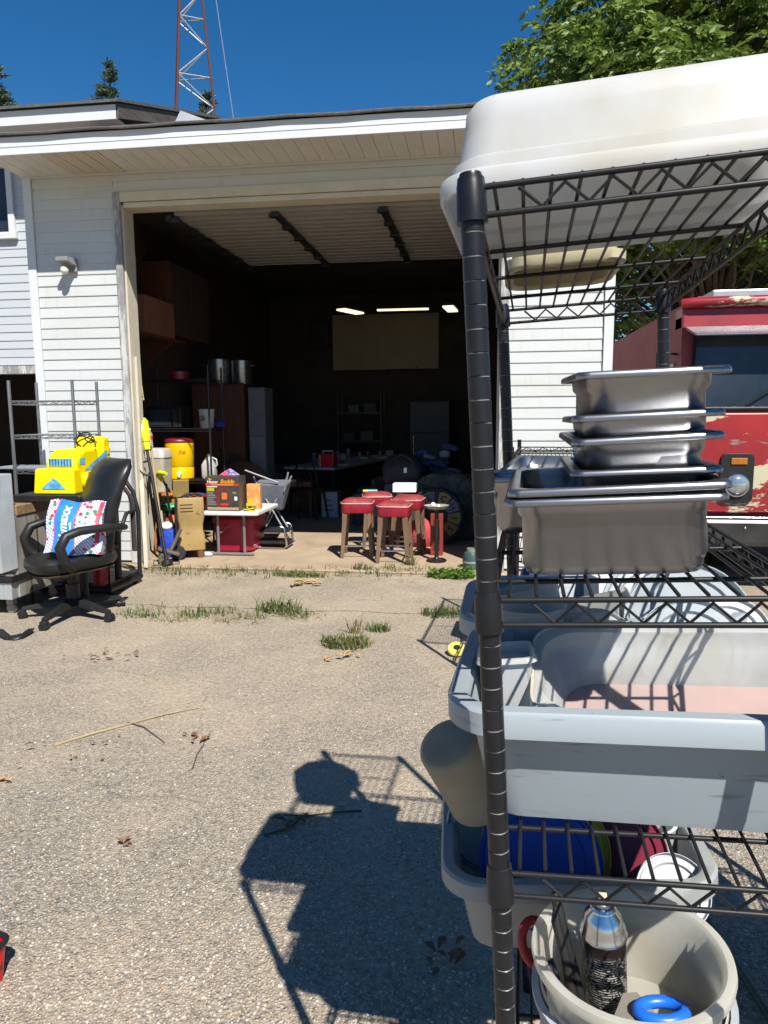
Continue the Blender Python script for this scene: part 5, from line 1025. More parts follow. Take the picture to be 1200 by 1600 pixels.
for nm, x_, y_, ln, rz_ in (('long level fluorescent lamp hanging above the plywood panel',-1.42,13.2,.98,0),('slanted fluorescent lamp over the left end of the plywood panel',-2.22,12.3,.62,66),('short fluorescent lamp hanging near the right garage wall',-.52,12.3,.62,84)):
    fl = thing('fluorescent_lamp', nm, 'lamp', (x_,y_,3.43 if rz_ == 0 else 3.29), R(rz_), 'fluorescent lamps in the garage')
    wd_ = .04 if rz_ == 0 else .09
    MB().b2(-ln/2,ln/2,-wd_-.02,wd_+.02,0,.05).build('housing', M_black, fl); MB().b2(-ln/2+.02,ln/2-.02,-wd_,wd_,-.03,-.001).build('diffuser', M_tubeL, fl, bevel=.008)
    for s_ in (-1,1): MB().cyl((s_*ln*.4,0,.05),(s_*ln*.4,0,.46),.004,n=5).build('hanger', M_black, fl)

# dim heaps of cartons and bins along the left wall and behind the stools
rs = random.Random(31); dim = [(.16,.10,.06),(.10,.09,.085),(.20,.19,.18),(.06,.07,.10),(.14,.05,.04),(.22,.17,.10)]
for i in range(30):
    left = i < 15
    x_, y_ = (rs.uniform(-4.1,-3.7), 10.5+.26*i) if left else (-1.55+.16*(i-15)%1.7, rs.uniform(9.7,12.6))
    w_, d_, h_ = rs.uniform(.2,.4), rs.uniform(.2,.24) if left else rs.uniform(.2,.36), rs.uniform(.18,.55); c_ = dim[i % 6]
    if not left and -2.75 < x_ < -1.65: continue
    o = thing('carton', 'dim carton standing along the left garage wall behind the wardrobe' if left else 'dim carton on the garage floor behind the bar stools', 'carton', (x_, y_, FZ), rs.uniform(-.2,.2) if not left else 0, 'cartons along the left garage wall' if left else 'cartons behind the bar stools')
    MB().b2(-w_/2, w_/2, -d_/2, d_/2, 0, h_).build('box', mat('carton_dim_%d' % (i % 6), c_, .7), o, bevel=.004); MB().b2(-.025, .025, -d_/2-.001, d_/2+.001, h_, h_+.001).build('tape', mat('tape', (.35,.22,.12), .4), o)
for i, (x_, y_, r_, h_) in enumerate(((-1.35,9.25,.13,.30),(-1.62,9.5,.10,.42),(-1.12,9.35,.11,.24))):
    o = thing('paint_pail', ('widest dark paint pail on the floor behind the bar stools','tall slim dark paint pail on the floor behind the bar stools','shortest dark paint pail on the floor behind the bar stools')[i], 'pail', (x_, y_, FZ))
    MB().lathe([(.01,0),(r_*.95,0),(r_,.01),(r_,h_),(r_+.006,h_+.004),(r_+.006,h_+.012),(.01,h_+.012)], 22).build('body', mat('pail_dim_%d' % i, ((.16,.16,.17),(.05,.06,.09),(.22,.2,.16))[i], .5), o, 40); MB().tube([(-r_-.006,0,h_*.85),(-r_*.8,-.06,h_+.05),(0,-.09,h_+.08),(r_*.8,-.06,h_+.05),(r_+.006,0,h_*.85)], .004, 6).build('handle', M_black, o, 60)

# ------------------------------------------------------------------ foreground wire rack (leans a little to the left)
RA = Vector((-.0129, .806, 1.743)); ZB = 1.745
RROT = Matrix.Rotation(R(-3.811), 4, 'Z') @ Matrix.Rotation(R(-3.087), 4, 'Y')
RM = Matrix.Translation(RA) @ RROT @ Matrix.Translation((0, 0, -ZB))
RW_, RL = .353, .921
S1, S2, S3, S4 = ZB, ZB-.4526, ZB-.789, ZB-1.25
def place(o, x, y, z, rz=0, rx=0, ry=0, order='XYZ'):
    o.matrix_world = RM @ Matrix.Translation((x, y, z)) @ Euler((rx, ry, rz), order).to_matrix().to_4x4(); return o
def rthing(name, label, cat, x, y, z, rz=0, rx=0, ry=0, group=None):
    return place(thing(name, label, cat, group=group), x, y, z, rz, rx, ry)
M_post = mat('black_epoxy', (.0075,.008,.0105), .34, col2=(.011,.0115,.014), scale=14, stain=[(16,.68,.76,(.035,.033,.03))], spec=.35)
def ring_lines(m):                          # bare-metal wear in the post grooves
    n = m.node_tree.nodes; l = m.node_tree.links; p = n['Principled BSDF']; src = p.inputs['Base Color'].links[0].from_socket
    tc = n.new('ShaderNodeTexCoord'); sp = n.new('ShaderNodeSeparateXYZ'); l.new(tc.outputs['Object'], sp.inputs[0])
    def M(op, a, b):
        x = n.new('ShaderNodeMath'); x.operation = op
        for i, v in ((0, a), (1, b)):
            if isinstance(v, float): x.inputs[i].default_value = v
            else: l.new(v, x.inputs[i])
        return x.outputs[0]
    f = M('LESS_THAN', M('ABSOLUTE', M('SUBTRACT', M('MODULO', M('ADD', sp.outputs[2], -.02+.0254*.5+.0254*4), .0254), .0127), 0.), .0008)
    t = n.new('ShaderNodeTexNoise'); t.inputs['Scale'].default_value = 60; l.new(tc.outputs['Object'], t.inputs[0]); q = n.new('ShaderNodeMapRange'); q.inputs[1].default_value = .38; q.inputs[2].default_value = .55; l.new(t.outputs[0], q.inputs[0])
    x = n.new('ShaderNodeMix'); x.data_type = 'RGBA'; x.inputs[7].default_value = (.17,.165,.16,1); l.new(M('MULTIPLY', f, q.outputs[0]), x.inputs[0]); l.new(src, x.inputs[6]); l.new(x.outputs[2], p.inputs['Base Color'])
M_collar = mat('black_epoxy_collar', (.0075,.008,.0105), .34, col2=(.011,.0115,.014), scale=14, stain=[(30,.68,.76,(.05,.045,.04))], spec=.35)
ring_lines(M_post)
M_rod = mat('black_epoxy_wire', (.009,.0095,.011), .4, col2=(.013,.013,.0145), scale=20, stain=[(9,.70,.74,(.16,.06,.018))], spec=.3)
rack = rthing('wire_rack', 'tall black wire rack with grooved posts leaning slightly and loaded with kitchenware', 'rack', 0, 0, 0)
prof = [(.0115,0)]; z = 0.02; r_ = .0127
prof.append((r_, .004))
while z < ZB+.002:
    prof += [(r_, z-.0011), (.0119, z-.0004), (.0119, z+.0004), (r_, z+.0011)]; z += .0254
prof += [(r_, ZB+.010), (.0118, ZB+.013), (.003, ZB+.0135)]
pm = MB().lathe(prof, 22).mesh('post', 35); pm.materials.append(M_post)
cmesh = MB().lathe([(.0128,.009),(.0146,.008),(.0150,.003),(.0158,.0),(.0168,-.034),(.0168,-.038),(.0128,-.039)], 22, c0=False, c1=False).mesh('collar', 35); cmesh.materials.append(M_collar)
lev = MB().lathe([(.011,-.014),(.014,-.012),(.014,-.002),(.008,0)], 14).mesh('levelling_foot', 35); lev.materials.append(M_post)
levR = MB().lathe([(.013,-.034),(.016,-.032),(.016,-.022),(.006,-.02),(.006,0)], 14).mesh('levelling_foot', 35); levR.materials.append(M_post)
for x_ in (0, RW_):
    for y_ in (0, RL):
        po = link('post', pm, None, rack, (x_, y_, 0))
        for s_ in (S1, S2, S3, S4): link('collar', cmesh, None, po, (0, 0, s_))
        if x_: link('levelling_foot', levR, None, po)
wire = MB().cyl((0,.004,0),(0,RL-.004,0),.0023,n=7).mesh('deck_wire', 50); wire.materials.append(M_rod)
xrod = MB().cyl((.004,0,0),(RW_-.004,0,0),.0034,n=8).mesh('cross_rod', 50); xrod.materials.append(M_rod)
for s_ in (S1, S2, S3, S4):
    fr = MB()
    for dz, g_ in ((0,.015),(-.029,.016)):
        for a, b in (((g_,0),(RW_-g_,0)),((RW_,g_),(RW_,RL-g_)),((RW_-g_,RL),(g_,RL)),((0,RL-g_),(0,g_))): fr.cyl((*a, dz), (*b, dz), .0034, n=9)
    sho = fr.build('shelf', M_rod, rack, 50, loc=(0, 0, s_-.002))
    for e in (.0, RL):
        n_ = 11; pts = [(.05+(RW_-.09)*i/n_, e, (-.0265 if i % 2 else -.0045)) for i in range(n_+1)]
        MB().tube(pts, .0023, 6).build('truss_wire', M_rod, sho, 50)
    for e in (0, RW_):
        n_ = 27; pts = [(e, .04+(RL-.08)*i/n_, (-.0265 if i % 2 else -.0045)) for i in range(n_+1)]
        MB().tube(pts, .0023, 6).build('truss_wire', M_rod, sho, 50)
    for i in range(11): link('deck_wire', wire, None, sho, (.024+i*.0305, 0, .0035))
    for y_ in (.10, .30, .51, .73): link('cross_rod', xrod, None, sho, (0, y_, -.0015))

# ---- tubs, pans
def tub_mesh(w_, d_, h_, taper=.028, rim=.016, lip=.02, th=.004, r_=.05, step=None, nc=7):
    """open-topped tub standing on z=0, rim at z=h"""
    t = taper; R_ = []
    R_.append(rr(w_-2*t-.03, d_-2*t-.03, r_*.6, 0, nc)); R_.append(rr(w_-2*t-.008, d_-2*t-.008, r_*.75, .006, nc)); R_.append(rr(w_-2*t, d_-2*t, r_*.8, .022, nc))
    if step: R_.append(rr(w_-2*t*.45, d_-2*t*.45, r_*.9, h_*step, nc)); R_.append(rr(w_-2*t*.15, d_-2*t*.15, r_*.95, h_*step+.008, nc))
    R_.append(rr(w_-.004, d_-.004, r_, h_-lip*.4, nc)); R_.append(rr(w_+2*rim-.004, d_+2*rim-.004, r_+rim, h_-lip*.45, nc)); R_.append(rr(w_+2*rim-.002, d_+2*rim-.002, r_+rim, h_-lip, nc)); R_.append(rr(w_+2*rim+.003, d_+2*rim+.003, r_+rim, h_-lip, nc))
    R_.append(rr(w_+2*rim+.002, d_+2*rim+.002, r_+rim, h_-.005, nc)); R_.append(rr(w_+2*rim-.006, d_+2*rim-.006, r_+rim, h_, nc)); R_.append(rr(w_+.004, d_+.004, r_, h_, nc)); R_.append(rr(w_-2*th, d_-2*th, r_-.002, h_-.006, nc))
    if step: R_.append(rr(w_-2*t*.15-2*th, d_-2*t*.15-2*th, r_*.9, h_*step+.01, nc)); R_.append(rr(w_-2*t*.45-2*th, d_-2*t*.45-2*th, r_*.85, h_*step+.002, nc))
    R_.append(rr(w_-2*t-2*th, d_-2*t-2*th, r_*.75, .026, nc)); R_.append(rr(w_-2*t-2*th-.02, d_-2*t-2*th-.02, r_*.6, .008, nc))
    b = MB(); b.loft(R_); return b
M_wtub = mat('white_polythene', (.40,.405,.405), .42, col2=(.375,.375,.365), scale=5, stain=[(3.2,.58,.78,(.36,.31,.22)), (26,.69,.75,(.24,.19,.13))])
M_wtub.node_tree.nodes['Principled BSDF'].inputs['Subsurface Weight'].default_value = .15
M_wtub.node_tree.nodes['Principled BSDF'].inputs['Subsurface Radius'].default_value = (.02,.018,.014)
M_ctub = mat('yellowed_polythene', (.46,.42,.28), .4, col2=(.40,.35,.22), scale=6, stain=[(7,.58,.72,(.33,.26,.14))])
M_wtubt = clear_mat('white_translucent_polythene', (.70,.71,.715), .0, .4, (.66,.64,.58), .52)
t1 = rthing('dish_tub', 'big white plastic dish tub turned upside down on the rack top', 'tub', .187, .20, S1+.004+.112, 0, PI)
tw_, td_ = .456, .372
def tr_(dw, z_, r_=.05): return rr(tw_-dw, td_-dw, r_, z_, 8)      # open side at z = .112 (it lies upside down)
MB().loft([tr_(.115,0,.03), tr_(.082,.004,.035), tr_(.066,.014,.04), tr_(.062,.03,.04), tr_(.044,.072,.045), tr_(.030,.076,.05), tr_(.026,.090,.05), tr_(.004,.092,.055), tr_(.0,.096,.055), tr_(.0,.112,.055), tr_(.006,.112,.055), tr_(.008,.098,.052), tr_(.034,.094,.046), tr_(.038,.08,.046), tr_(.053,.074,.04), tr_(.070,.03,.036), tr_(.09,.008,.03)]).build('shell', M_wtubt, t1, 40)
t2 = rthing('food_tub', 'yellowed small plastic tub upside down behind the big white one', 'tub', .12, .60, S1+.004+.13, R(2), PI)
tub_mesh(.18, .21, .13, .016, .012, .02, .004, .035, .4).build('shell', M_ctub, t2, 40)
t3 = rthing('ice_bucket', 'white plastic bucket upside down stacked on the yellowed tub', 'bucket', .165, .57, S1+.1345)
MB().lathe([(.145,0),(.148,.015),(.138,.017),(.122,.105),(.112,.115),(.02,.116)], 8).build('body', M_wtub, t3, 30)

M_ss = mat('stainless_steel', (.33,.333,.35), .31, .97, col2=(.27,.275,.29), scale=4, stain=[(20,.66,.74,(.30,.27,.23)), (8,.72,.76,(.34,.16,.06))], stretch=(1,1,4))
def pan_mesh(w_, d_, h_, taper=.012, rim=.014, r_=.03, nc=6):
    R_ = [rr(w_-2*taper-.028, d_-2*taper-.028, r_*.8, 0, nc), rr(w_-2*taper-.008, d_-2*taper-.008, r_*.9, .003, nc), rr(w_-2*taper, d_-2*taper, r_, .013, nc), rr(w_-.012, d_-.012, r_, h_-.028, nc), rr(w_-.002, d_-.002, r_+.002, h_-.022, nc), rr(w_, d_, r_, h_-.004, nc),
          rr(w_+2*rim-.004, d_+2*rim-.004, r_*.55, h_-.0045, nc), rr(w_+2*rim-.001, d_+2*rim-.001, r_*.55, h_-.0095, nc), rr(w_+2*rim+.002, d_+2*rim+.002, r_*.55, h_-.0085, nc), rr(w_+2*rim+.0022, d_+2*rim+.0022, r_*.55, h_-.0055, nc), rr(w_+2*rim+.0005, d_+2*rim+.0005, r_*.55, h_-.0022, nc), rr(w_+2*rim-.004, d_+2*rim-.004, r_*.55, h_-.0003, nc), rr(w_+2*rim-.010, d_+2*rim-.010, r_*.55, h_, nc), rr(w_+.001, d_+.001, r_, h_-.001, nc),
          rr(w_-.005, d_-.005, r_, h_-.022, nc), rr(w_-.015, d_-.015, r_, h_-.028, nc), rr(w_-2*taper-.003, d_-2*taper-.003, r_, .022, nc), rr(w_-2*taper-.02, d_-2*taper-.02, r_*.9, .005, nc)]
    b = MB(); b.loft(R_); return b
def ss_pan(label, x_, y_, z_, w_, d_, h_, rx=0, ry=0, rz=0, group=None, taper=.005):
    o = rthing('steam_pan', label, 'pan', x_, y_, z_, rz, rx, ry, group); pan_mesh(w_, d_, h_, taper).build('pan', M_ss, o, 75); return o
G1 = 'stacked stainless steam pans'
ss_pan('wide deep steel pan at the bottom of the pan stack', .147, .222, S2+.0065, .226, .30, .100, group=G1)
ss_pan('wide steel pan nested in the bottom pan, only its rim and top showing', .152, .224, S2+.0065+.0135, .226, .30, .100, R(.3), R(-.4), 0, G1)
zs_ = (-.336, -.295, -.269, -.213)
for i, z_ in enumerate(zs_):
    lab = ('lowest narrow steel pan of the upper stack, sitting in the wide pan', 'second narrow steel pan up in the upper stack', 'third narrow steel pan up in the upper stack', 'topmost narrow steel pan of the stack, tipped and dented at one corner')[i]
    ss_pan(lab, .190+.002*i, .265, ZB+z_-.098+.018, .150, .29, .098, R((.2,.5,-.3,1.5)[i]), R((.2,-.5,.3,1.0)[i]), R((0,.6,-.5,1)[i]), G1)
ss_pan('shallow steel pan behind the tall pan stack', .10, .62, S2+.0065, .23, .30, .065, 0, 0, R(3), 'loose steel pans on the rack')
ss_pan('shallow steel tray resting on the rear steel pan, tilted', .115, .66, S2+.066, .20, .24, .04, R(4), R(3), R(-8), 'loose steel pans on the rack')
ss_pan('deep steel pan hanging over the rack edge beside the stack', .035, .49, S2+.0065, .10, .15, .10, 0, 0, R(2), 'loose steel pans on the rack')

M_bin = mat('grey_blue_polythene', (.275,.315,.345), .42, col2=(.255,.29,.315), scale=4, stain=[(2.4,.52,.74,(.225,.255,.275)), (5,.62,.76,(.25,.27,.22)), (9,.60,.66,(.19,.205,.215),(1,1,9)), (34,.70,.74,(.10,.10,.10))])
b1 = rthing('bus_tub', 'grey blue plastic bus tub full of clear pans on the middle shelf', 'tub', .197, .252, S3+.0065, R(-1.5))
tub_mesh(.475, .365, .172, .024, .024, .034, .004, .06).build('shell', M_bin, b1, 40)
b2 = rthing('bus_tub', 'second grey blue bus tub with round lids, behind the first on the same shelf', 'tub', .165, .672, S3+.0065, R(1.5))
tub_mesh(.475, .345, .165, .024, .024, .034, .004, .06).build('shell', M_bin, b2, 40)
M_bin2 = mat('grey_polythene', (.27,.285,.28), .5, col2=(.24,.25,.245), scale=4, stain=[(4,.6,.78,(.19,.18,.15)), (24,.7,.75,(.10,.09,.08))])
b3 = rthing('bus_tub', 'scuffed grey bus tub of coloured lids low in the rack', 'tub', .098, .602, S4+.0065, R(6))
tub_mesh(.455, .365, .168, .024, .024, .034, .004, .06).build('shell', M_bin2, b3, 40)
M_clear = clear_mat('clear_polycarbonate', (.74,.75,.75), .26, .10, (.68,.66,.60), .5)
M_clearp = clear_mat('pink_tinted_clear', (.66,.50,.47), .2, .2, (.62,.52,.49), .4)
M_cloudy = clear_mat('cloudy_polypropylene', (.60,.62,.62), .12, .3, (.55,.55,.5), .55)
M_frost = clear_mat('frosted_lid', (.52,.57,.60), .08, .3, (.46,.52,.56), .35)
M_dirty = mat('grimy_edge', (.42,.36,.26), .5, col2=(.52,.50,.45), scale=25)
cp1 = rthing('clear_food_pan', 'large clear plastic food pan tipped towards the front in the first bus tub', 'pan', .262, .215, S3+.105, R(-3), R(16), R(-1))
pan_mesh(.40, .185, .085, .02, .014, .055, 8).build('pan', M_clear, cp1, 40)
MB().loft([rr(.34,.125,.04,.008,7), rr(.345,.13,.045,.0095,7)]).build('pan_floor', M_clearp, cp1, 40)
MB().tube(rr(.427,.212,.044,.0855,7), .0022, 6, True).build('grimy_rim', M_dirty, cp1, 50)
pi = rthing('measuring_jug', 'cloudy plastic measuring jug with pouring lip standing in the bus tub', 'jug', .045, .395, S3+.02, R(20))
MB().lathe([(.005,0),(.045,0),(.05,.006),(.056,.19),(.06,.205),(.0575,.205),(.0535,.19),(.047,.008),(.005,.008)], 28).build('body', M_cloudy, pi, 40)
MB().tube([(.054,0,.17),(.09,0,.165),(.095,0,.10),(.07,0,.05),(.05,0,.05)], .007, 8).build('handle', M_cloudy, pi, 50)
for i in range(5): MB().b2(-.012,.012,-.0575,-.0565,.06+.025*i,.062+.025*i).build('mark', mat('red_print', (.5,.02,.02), .5), pi)
pi2 = rthing('measuring_jug', 'shorter cloudy jug leaning behind the measuring jug', 'jug', .06, .56, S3+.05, R(60), R(-14)); MB().lathe([(.005,0),(.06,0),(.064,.006),(.07,.15),(.074,.165),(.0715,.165),(.0675,.15),(.061,.008),(.005,.008)], 26).build('body', M_cloudy, pi2, 40); MB().tube([(.066,0,.14),(.1,0,.13),(.1,0,.07),(.064,0,.04)], .007, 8).build('handle', M_cloudy, pi2, 50)
def lid(name, label, x_, y_, z_, r_, m, rx, rz=0, ry=0, group=None):
    o = rthing(name, label, 'lid', x_, y_, z_, rz, rx, ry, group)
    MB().lathe([(.004,.0),(r_*.72,.0),(r_*.76,.006),(r_*.90,.006),(r_*.93,.001),(r_*.985,.0),(r_,.003),(r_,.014),(r_*.985,.014),(r_*.98,.0055),(r_*.93,.004),(r_*.90,.009),(r_*.75,.009),(r_*.71,.003),(.004,.003)], 40).build('disc', m, o, 30)
    MB().lathe([(r_*.3,-.0012),(r_*.32,-.002),(r_*.34,-.0012)], 36, c0=False, c1=False).build('embossed_ring', m, o, 30)
    return o
lid('round_cover', 'large pale blue-grey round lid standing in the rear bus tub', .335, .60, S3+.135, .115, M_frost, R(62), R(-6))
lid('round_cover', 'second pale round lid leaning behind the large one in the rear tub', .29, .66, S3+.14, .11, M_frost, R(64), R(8))
lid('round_cover', 'small clear round lid between jug and clear pan', .125, .47, S3+.15, .05, M_clear, R(58))
lid('round_cover', 'white flat lid behind the clear pan rim', .385, .515, S3+.135, .07, mat('lid_white', (.55,.57,.58), .4), R(52), R(-10))
mb = rthing('mixing_bowl', 'dull steel mixing bowl upside down in the rear bus tub', 'bowl', .19, .70, S3+.02); MB().lathe([(.095,0),(.1,.004),(.092,.05),(.07,.10),(.035,.125),(.005,.13)], 32).build('bowl', M_ss, mb, 40)
wbx2 = rthing('white_carton', 'small white carton in the rear bus tub', 'carton', .22, .80, S3+.02, R(20)); MB().b2(-.05,.05,-.04,.04,0,.17).build('box', M_white, wbx2, bevel=.003)
sqc = rthing('square_container', 'tall clear square container standing at the end of the first bus tub', 'container', .018, .21, S3+.018, R(4), R(-4), R(-3)); tub_mesh(.075, .095, .185, .006, .004, .008, .002, .012).build('body', M_clear, sqc, 40)
sqd = rthing('square_container', 'second clear square container behind the first, tipped against it', 'container', .022, .325, S3+.02, R(-6), R(8), 0); tub_mesh(.075, .095, .175, .006, .004, .008, .002, .012).build('body', M_cloudy, sqd, 40)
lid('round_cover', 'cloudy round lid poking up behind the tipped clear pan', .15, .385, S3+.155, .062, M_cloudy, R(62), R(6))
lid('round_cover', 'large cloudy round lid behind the tipped clear pan, by the white lid', .30, .40, S3+.145, .085, M_frost, R(60), R(-4))
dc = rthing('deli_container', 'cloudy deli tub lying on its side in the rear bus tub', 'container', .10, .62, S3+.12, R(70), R(80)); MB().lathe([(.005,0),(.05,0),(.062,.13),(.066,.135),(.058,.135),(.046,.006),(.005,.006)], 26).build('body', M_cloudy, dc, 40)
# low tub contents
M_blueL = mat('blue_lid', (.005,.055,.34), .4, col2=(.005,.045,.28)); M_yelL = mat('yellow_lid', (.50,.38,.02), .4); M_marL = mat('maroon_lid_pl', (.16,.008,.03), .4); M_whL = mat('lid_white', (.55,.57,.58), .4); M_gryL = mat('lid_grey', (.30,.32,.34), .45)
lid('round_cover', 'big royal blue round lid standing in the low grey tub', .045, .505, S4+.145, .118, M_blueL, R(56), R(4))
lid('round_cover', 'yellow round lid just behind the blue one', .055, .535, S4+.15, .125, M_yelL, R(56), R(2))
lid('round_cover', 'grey round lid at the outer end of the low tub', -.065, .60, S4+.15, .085, M_gryL, R(52), R(25))
lid('round_cover', 'white round lid above the blue one in the low tub', .085, .575, S4+.17, .075, M_whL, R(54))
lid('round_cover', 'maroon round lid behind the black can', .205, .56, S4+.14, .085, M_marL, R(60), R(-12))
lid('round_cover', 'white saucer-like lid at the inner end of the low tub', .285, .485, S4+.115, .065, M_whL, R(48), R(-14))
kn = rthing('deli_container', 'white deli container in the low tub by the maroon lid', 'container', .265, .64, S4+.02); MB().lathe([(.005,0),(.045,0),(.055,.14),(.058,.145),(.05,.145),(.04,.006),(.005,.006)], 24).build('body', M_whL, kn, 40)
ls = rthing('steel_bowl', 'small steel pan at the far end of the low tub', 'pan', .285, .715, S4+.03, 0, R(20)); pan_mesh(.11,.10,.09,.01,.008,.02).build('pan', M_ss, ls, 40)
cbm = thing('round_container', 'beige translucent round container leaning out over the end of the low tub', 'container')
a_, b_ = RM @ Vector((-.118, .45, ZB-.842)), RM @ Vector((-.055, .545, ZB-1.02)); cbm.location = a_; cbm.rotation_mode = 'QUATERNION'; cbm.rotation_quaternion = (b_-a_).to_track_quat('Z', 'Y'); cbm.scale = (.86, .86, .95)
MB().lathe([(.005,0),(.056,0),(.064,.004),(.068,.012),(.075,.17),(.078,.18),(.076,.18),(.072,.17),(.064,.012),(.005,.008)], 36).build('body', clear_mat('beige_translucent', (.52,.47,.37), .12, .4, (.46,.40,.30), .5), cbm, 40)
# bucket with spray can and tools
M_bucket = clear_mat('milky_bucket', (.74,.73,.67), .14, .32, (.70,.66,.56), .58)
ob2 = rthing('bucket', 'lower pale bucket that the open bucket is nested in', 'bucket', .174, .212, S4+.0065)
MB().lathe([(.02,0),(.12,0),(.128,.006),(.140,.125),(.146,.127),(.146,.137),(.136,.137),(.124,.008),(.02,.008)], 44).build('body', mat('bucket_grey', (.36,.39,.42), .45), ob2, 40)
bu = rthing('bucket', 'open milky plastic bucket holding a spray can and tools', 'bucket', .174, .212, S4+.06)
MB().lathe([(.02,0),(.112,0),(.118,.006),(.130,.130),(.143,.1315),(.1445,.140),(.143,.147),(.132,.1475),(.1265,.142),(.114,.008),(.02,.008)], 56).build('body', M_bucket, bu, 40)
MB().lathe([(.1305,.085),(.1335,.086),(.1335,.091),(.1310,.092)], 56, c0=False, c1=False).build('rib', M_bucket, bu, 40)
def can_mat():
    m = mat('can_print', (.012,.011,.011), .3, metal=.2, col2=(.03,.018,.012), scale=9); n = m.node_tree.nodes; l = m.node_tree.links; p = n['Principled BSDF']
    tc = n.new('ShaderNodeTexCoord'); wv = n.new('ShaderNodeTexWave'); wv.bands_direction = 'Z'; wv.inputs['Scale'].default_value = 78; wv.inputs['Distortion'].default_value = 0; l.new(tc.outputs['Object'], wv.inputs[0])
    mp = n.new('ShaderNodeMapping'); mp.inputs['Scale'].default_value = (150,150,250); l.new(tc.outputs['Object'], mp.inputs[0]); t = n.new('ShaderNodeTexNoise'); t.inputs['Scale'].default_value = 1.6; l.new(mp.outputs[0], t.inputs[0])
    mp2 = n.new('ShaderNodeMapping'); mp2.inputs['Scale'].default_value = (6,6,30); l.new(tc.outputs['Object'], mp2.inputs[0]); t2_ = n.new('ShaderNodeTexNoise'); t2_.inputs['Scale'].default_value = 1.5; l.new(mp2.outputs[0], t2_.inputs[0])
    def mr(s_, a, b): q = n.new('ShaderNodeMapRange'); q.inputs[1].default_value = a; q.inputs[2].default_value = b; l.new(s_, q.inputs[0]); return q.outputs[0]
    def mul(a, b): q = n.new('ShaderNodeMath'); q.operation = 'MULTIPLY'; l.new(a, q.inputs[0]); l.new(b, q.inputs[1]); return q.outputs[0]
    sz = n.new('ShaderNodeSeparateXYZ'); l.new(tc.outputs['Object'], sz.inputs[0])
    f = mul(mul(mr(wv.outputs[1], .45, .6), mr(t.outputs[0], .44, .54)), mul(mr(t2_.outputs[0], .36, .5), mr(sz.outputs[2], .15, .12)))
    src = p.inputs['Base Color'].links[0].from_socket; x = n.new('ShaderNodeMix'); x.data_type = 'RGBA'; x.inputs[7].default_value = (.62,.60,.56,1); l.new(f, x.inputs[0]); l.new(src, x.inputs[6]); l.new(x.outputs[2], p.inputs['Base Color']); return m
sc_ = rthing('spray_can', 'black printed aerosol can with bare silver dome and cream nozzle in the bucket', 'spray can', .138, .222, S4+.069, R(10), R(3), R(-1))
MB().lathe([(.005,.002),(.030,0),(.0325,.004),(.0325,.158)], 36, c1=False).build('body', can_mat(), sc_, 40)
MB().lathe([(.0325,.158),(.0345,.160),(.0345,.164),(.033,.166),(.031,.178),(.026,.192),(.0185,.200),(.0175,.203),(.0185,.205),(.0165,.208),(.012,.209),(.012,.213),(.004,.214)], 36, c0=False).build('dome', M_chrome, sc_, 40)
MB().lathe([(.004,.213),(.0065,.214),(.0065,.226),(.0055,.229),(.001,.229)], 16).build('nozzle', mat('cream_nozzle', (.66,.60,.40), .4), sc_, 40)
def stick_thing(name, label, cat, a, b):
    o = thing(name, label, cat); wa = RM @ Vector(a); wb_ = RM @ Vector(b); o.location = wa; o.rotation_mode = 'QUATERNION'; o.rotation_quaternion = (wb_-wa).to_track_quat('Z','Y'); return o, (wb_-wa).length
pl_, Ln = stick_thing('pliers', 'black rubber-gripped hand tool leaning in the bucket beside the can', 'tool', (.112,.175,S4+.085), (.068,.225,S4+.285))
MB().tube([(0,0,.0),(.003,0,.04),(.0,0,.09),(.004,0,.14),(.002,0,.20),(0,0,Ln)], [.006,.0085,.0075,.009,.008,.005], 10).build('grip', M_blackp, pl_, 60); MB().tube([(.012,.0,.02),(.016,0,.07),(.012,0,.12),(.014,0,.17),(.006,0,Ln-.02)], [.005,.0075,.007,.007,.004], 10).build('grip', M_blackp, pl_, 60); MB().cyl((.004,0,-.03),(.004,0,.01),.004,n=8).build('jaw', M_chrome, pl_, 50)
pl2, Ln = stick_thing('pliers', 'thin dark wire tool leaning by the bucket wall', 'tool', (.105,.14,S4+.075), (.058,.185,S4+.20)); MB().tube([(0,0,0),(0,0,Ln)], .004, 7).build('shank', M_black, pl2, 50); MB().tube([(.01,0,.0),(.014,0,Ln*.6),(.004,0,Ln)], .003, 6).build('spring', M_black, pl2, 50)
sr = rthing('scraper', 'grey trowel blade with blue ring handle lying in the bucket', 'scraper', .185, .150, S4+.168, R(12), R(-12)); MB().hexa([(-.055,-.03,0),(.01,-.03,0),(.0,.03,0),(-.02,.03,0)],[(-.055,-.03,.003),(.01,-.03,.003),(.0,.03,.003),(-.02,.03,.003)]).build('blade', mat('cement_steel', (.26,.23,.19), .7), sr)
MB().tube([(.015+.032*math.cos(u), -.025+.022*math.sin(u), .008) for u in [2*PI*k/20 for k in range(20)]], .0085, 10, True).build('handle', mat('bright_blue', (.01,.13,.62), .35), sr, 60)
rh = rthing('scissor_handle', 'red plastic looped handle hooked between bucket and post', 'handle', .035, .33, S4+.11, R(20), R(60)); MB().tube([(.024*math.cos(u), .034*math.sin(u), 0) for u in [2*PI*k/20 for k in range(20)]], .008, 10, True).build('loop', mat('red_handle', (.38,.015,.015), .4), rh, 60); MB().cyl((0,-.034,0),(0,-.13,.0),.006,n=8).build('shank', M_black, rh, 50)
gs = MB(); a_, b_ = G(1098, 1425, .02), G(1235, 1640, .02); gs.cyl(a_, b_, .011, n=10); tag(gs.build('garden_stake', mat('stake_green', (.01,.075,.045), .5), None, 50), 'dark green garden stake lying on the asphalt under the rack', 'stake')

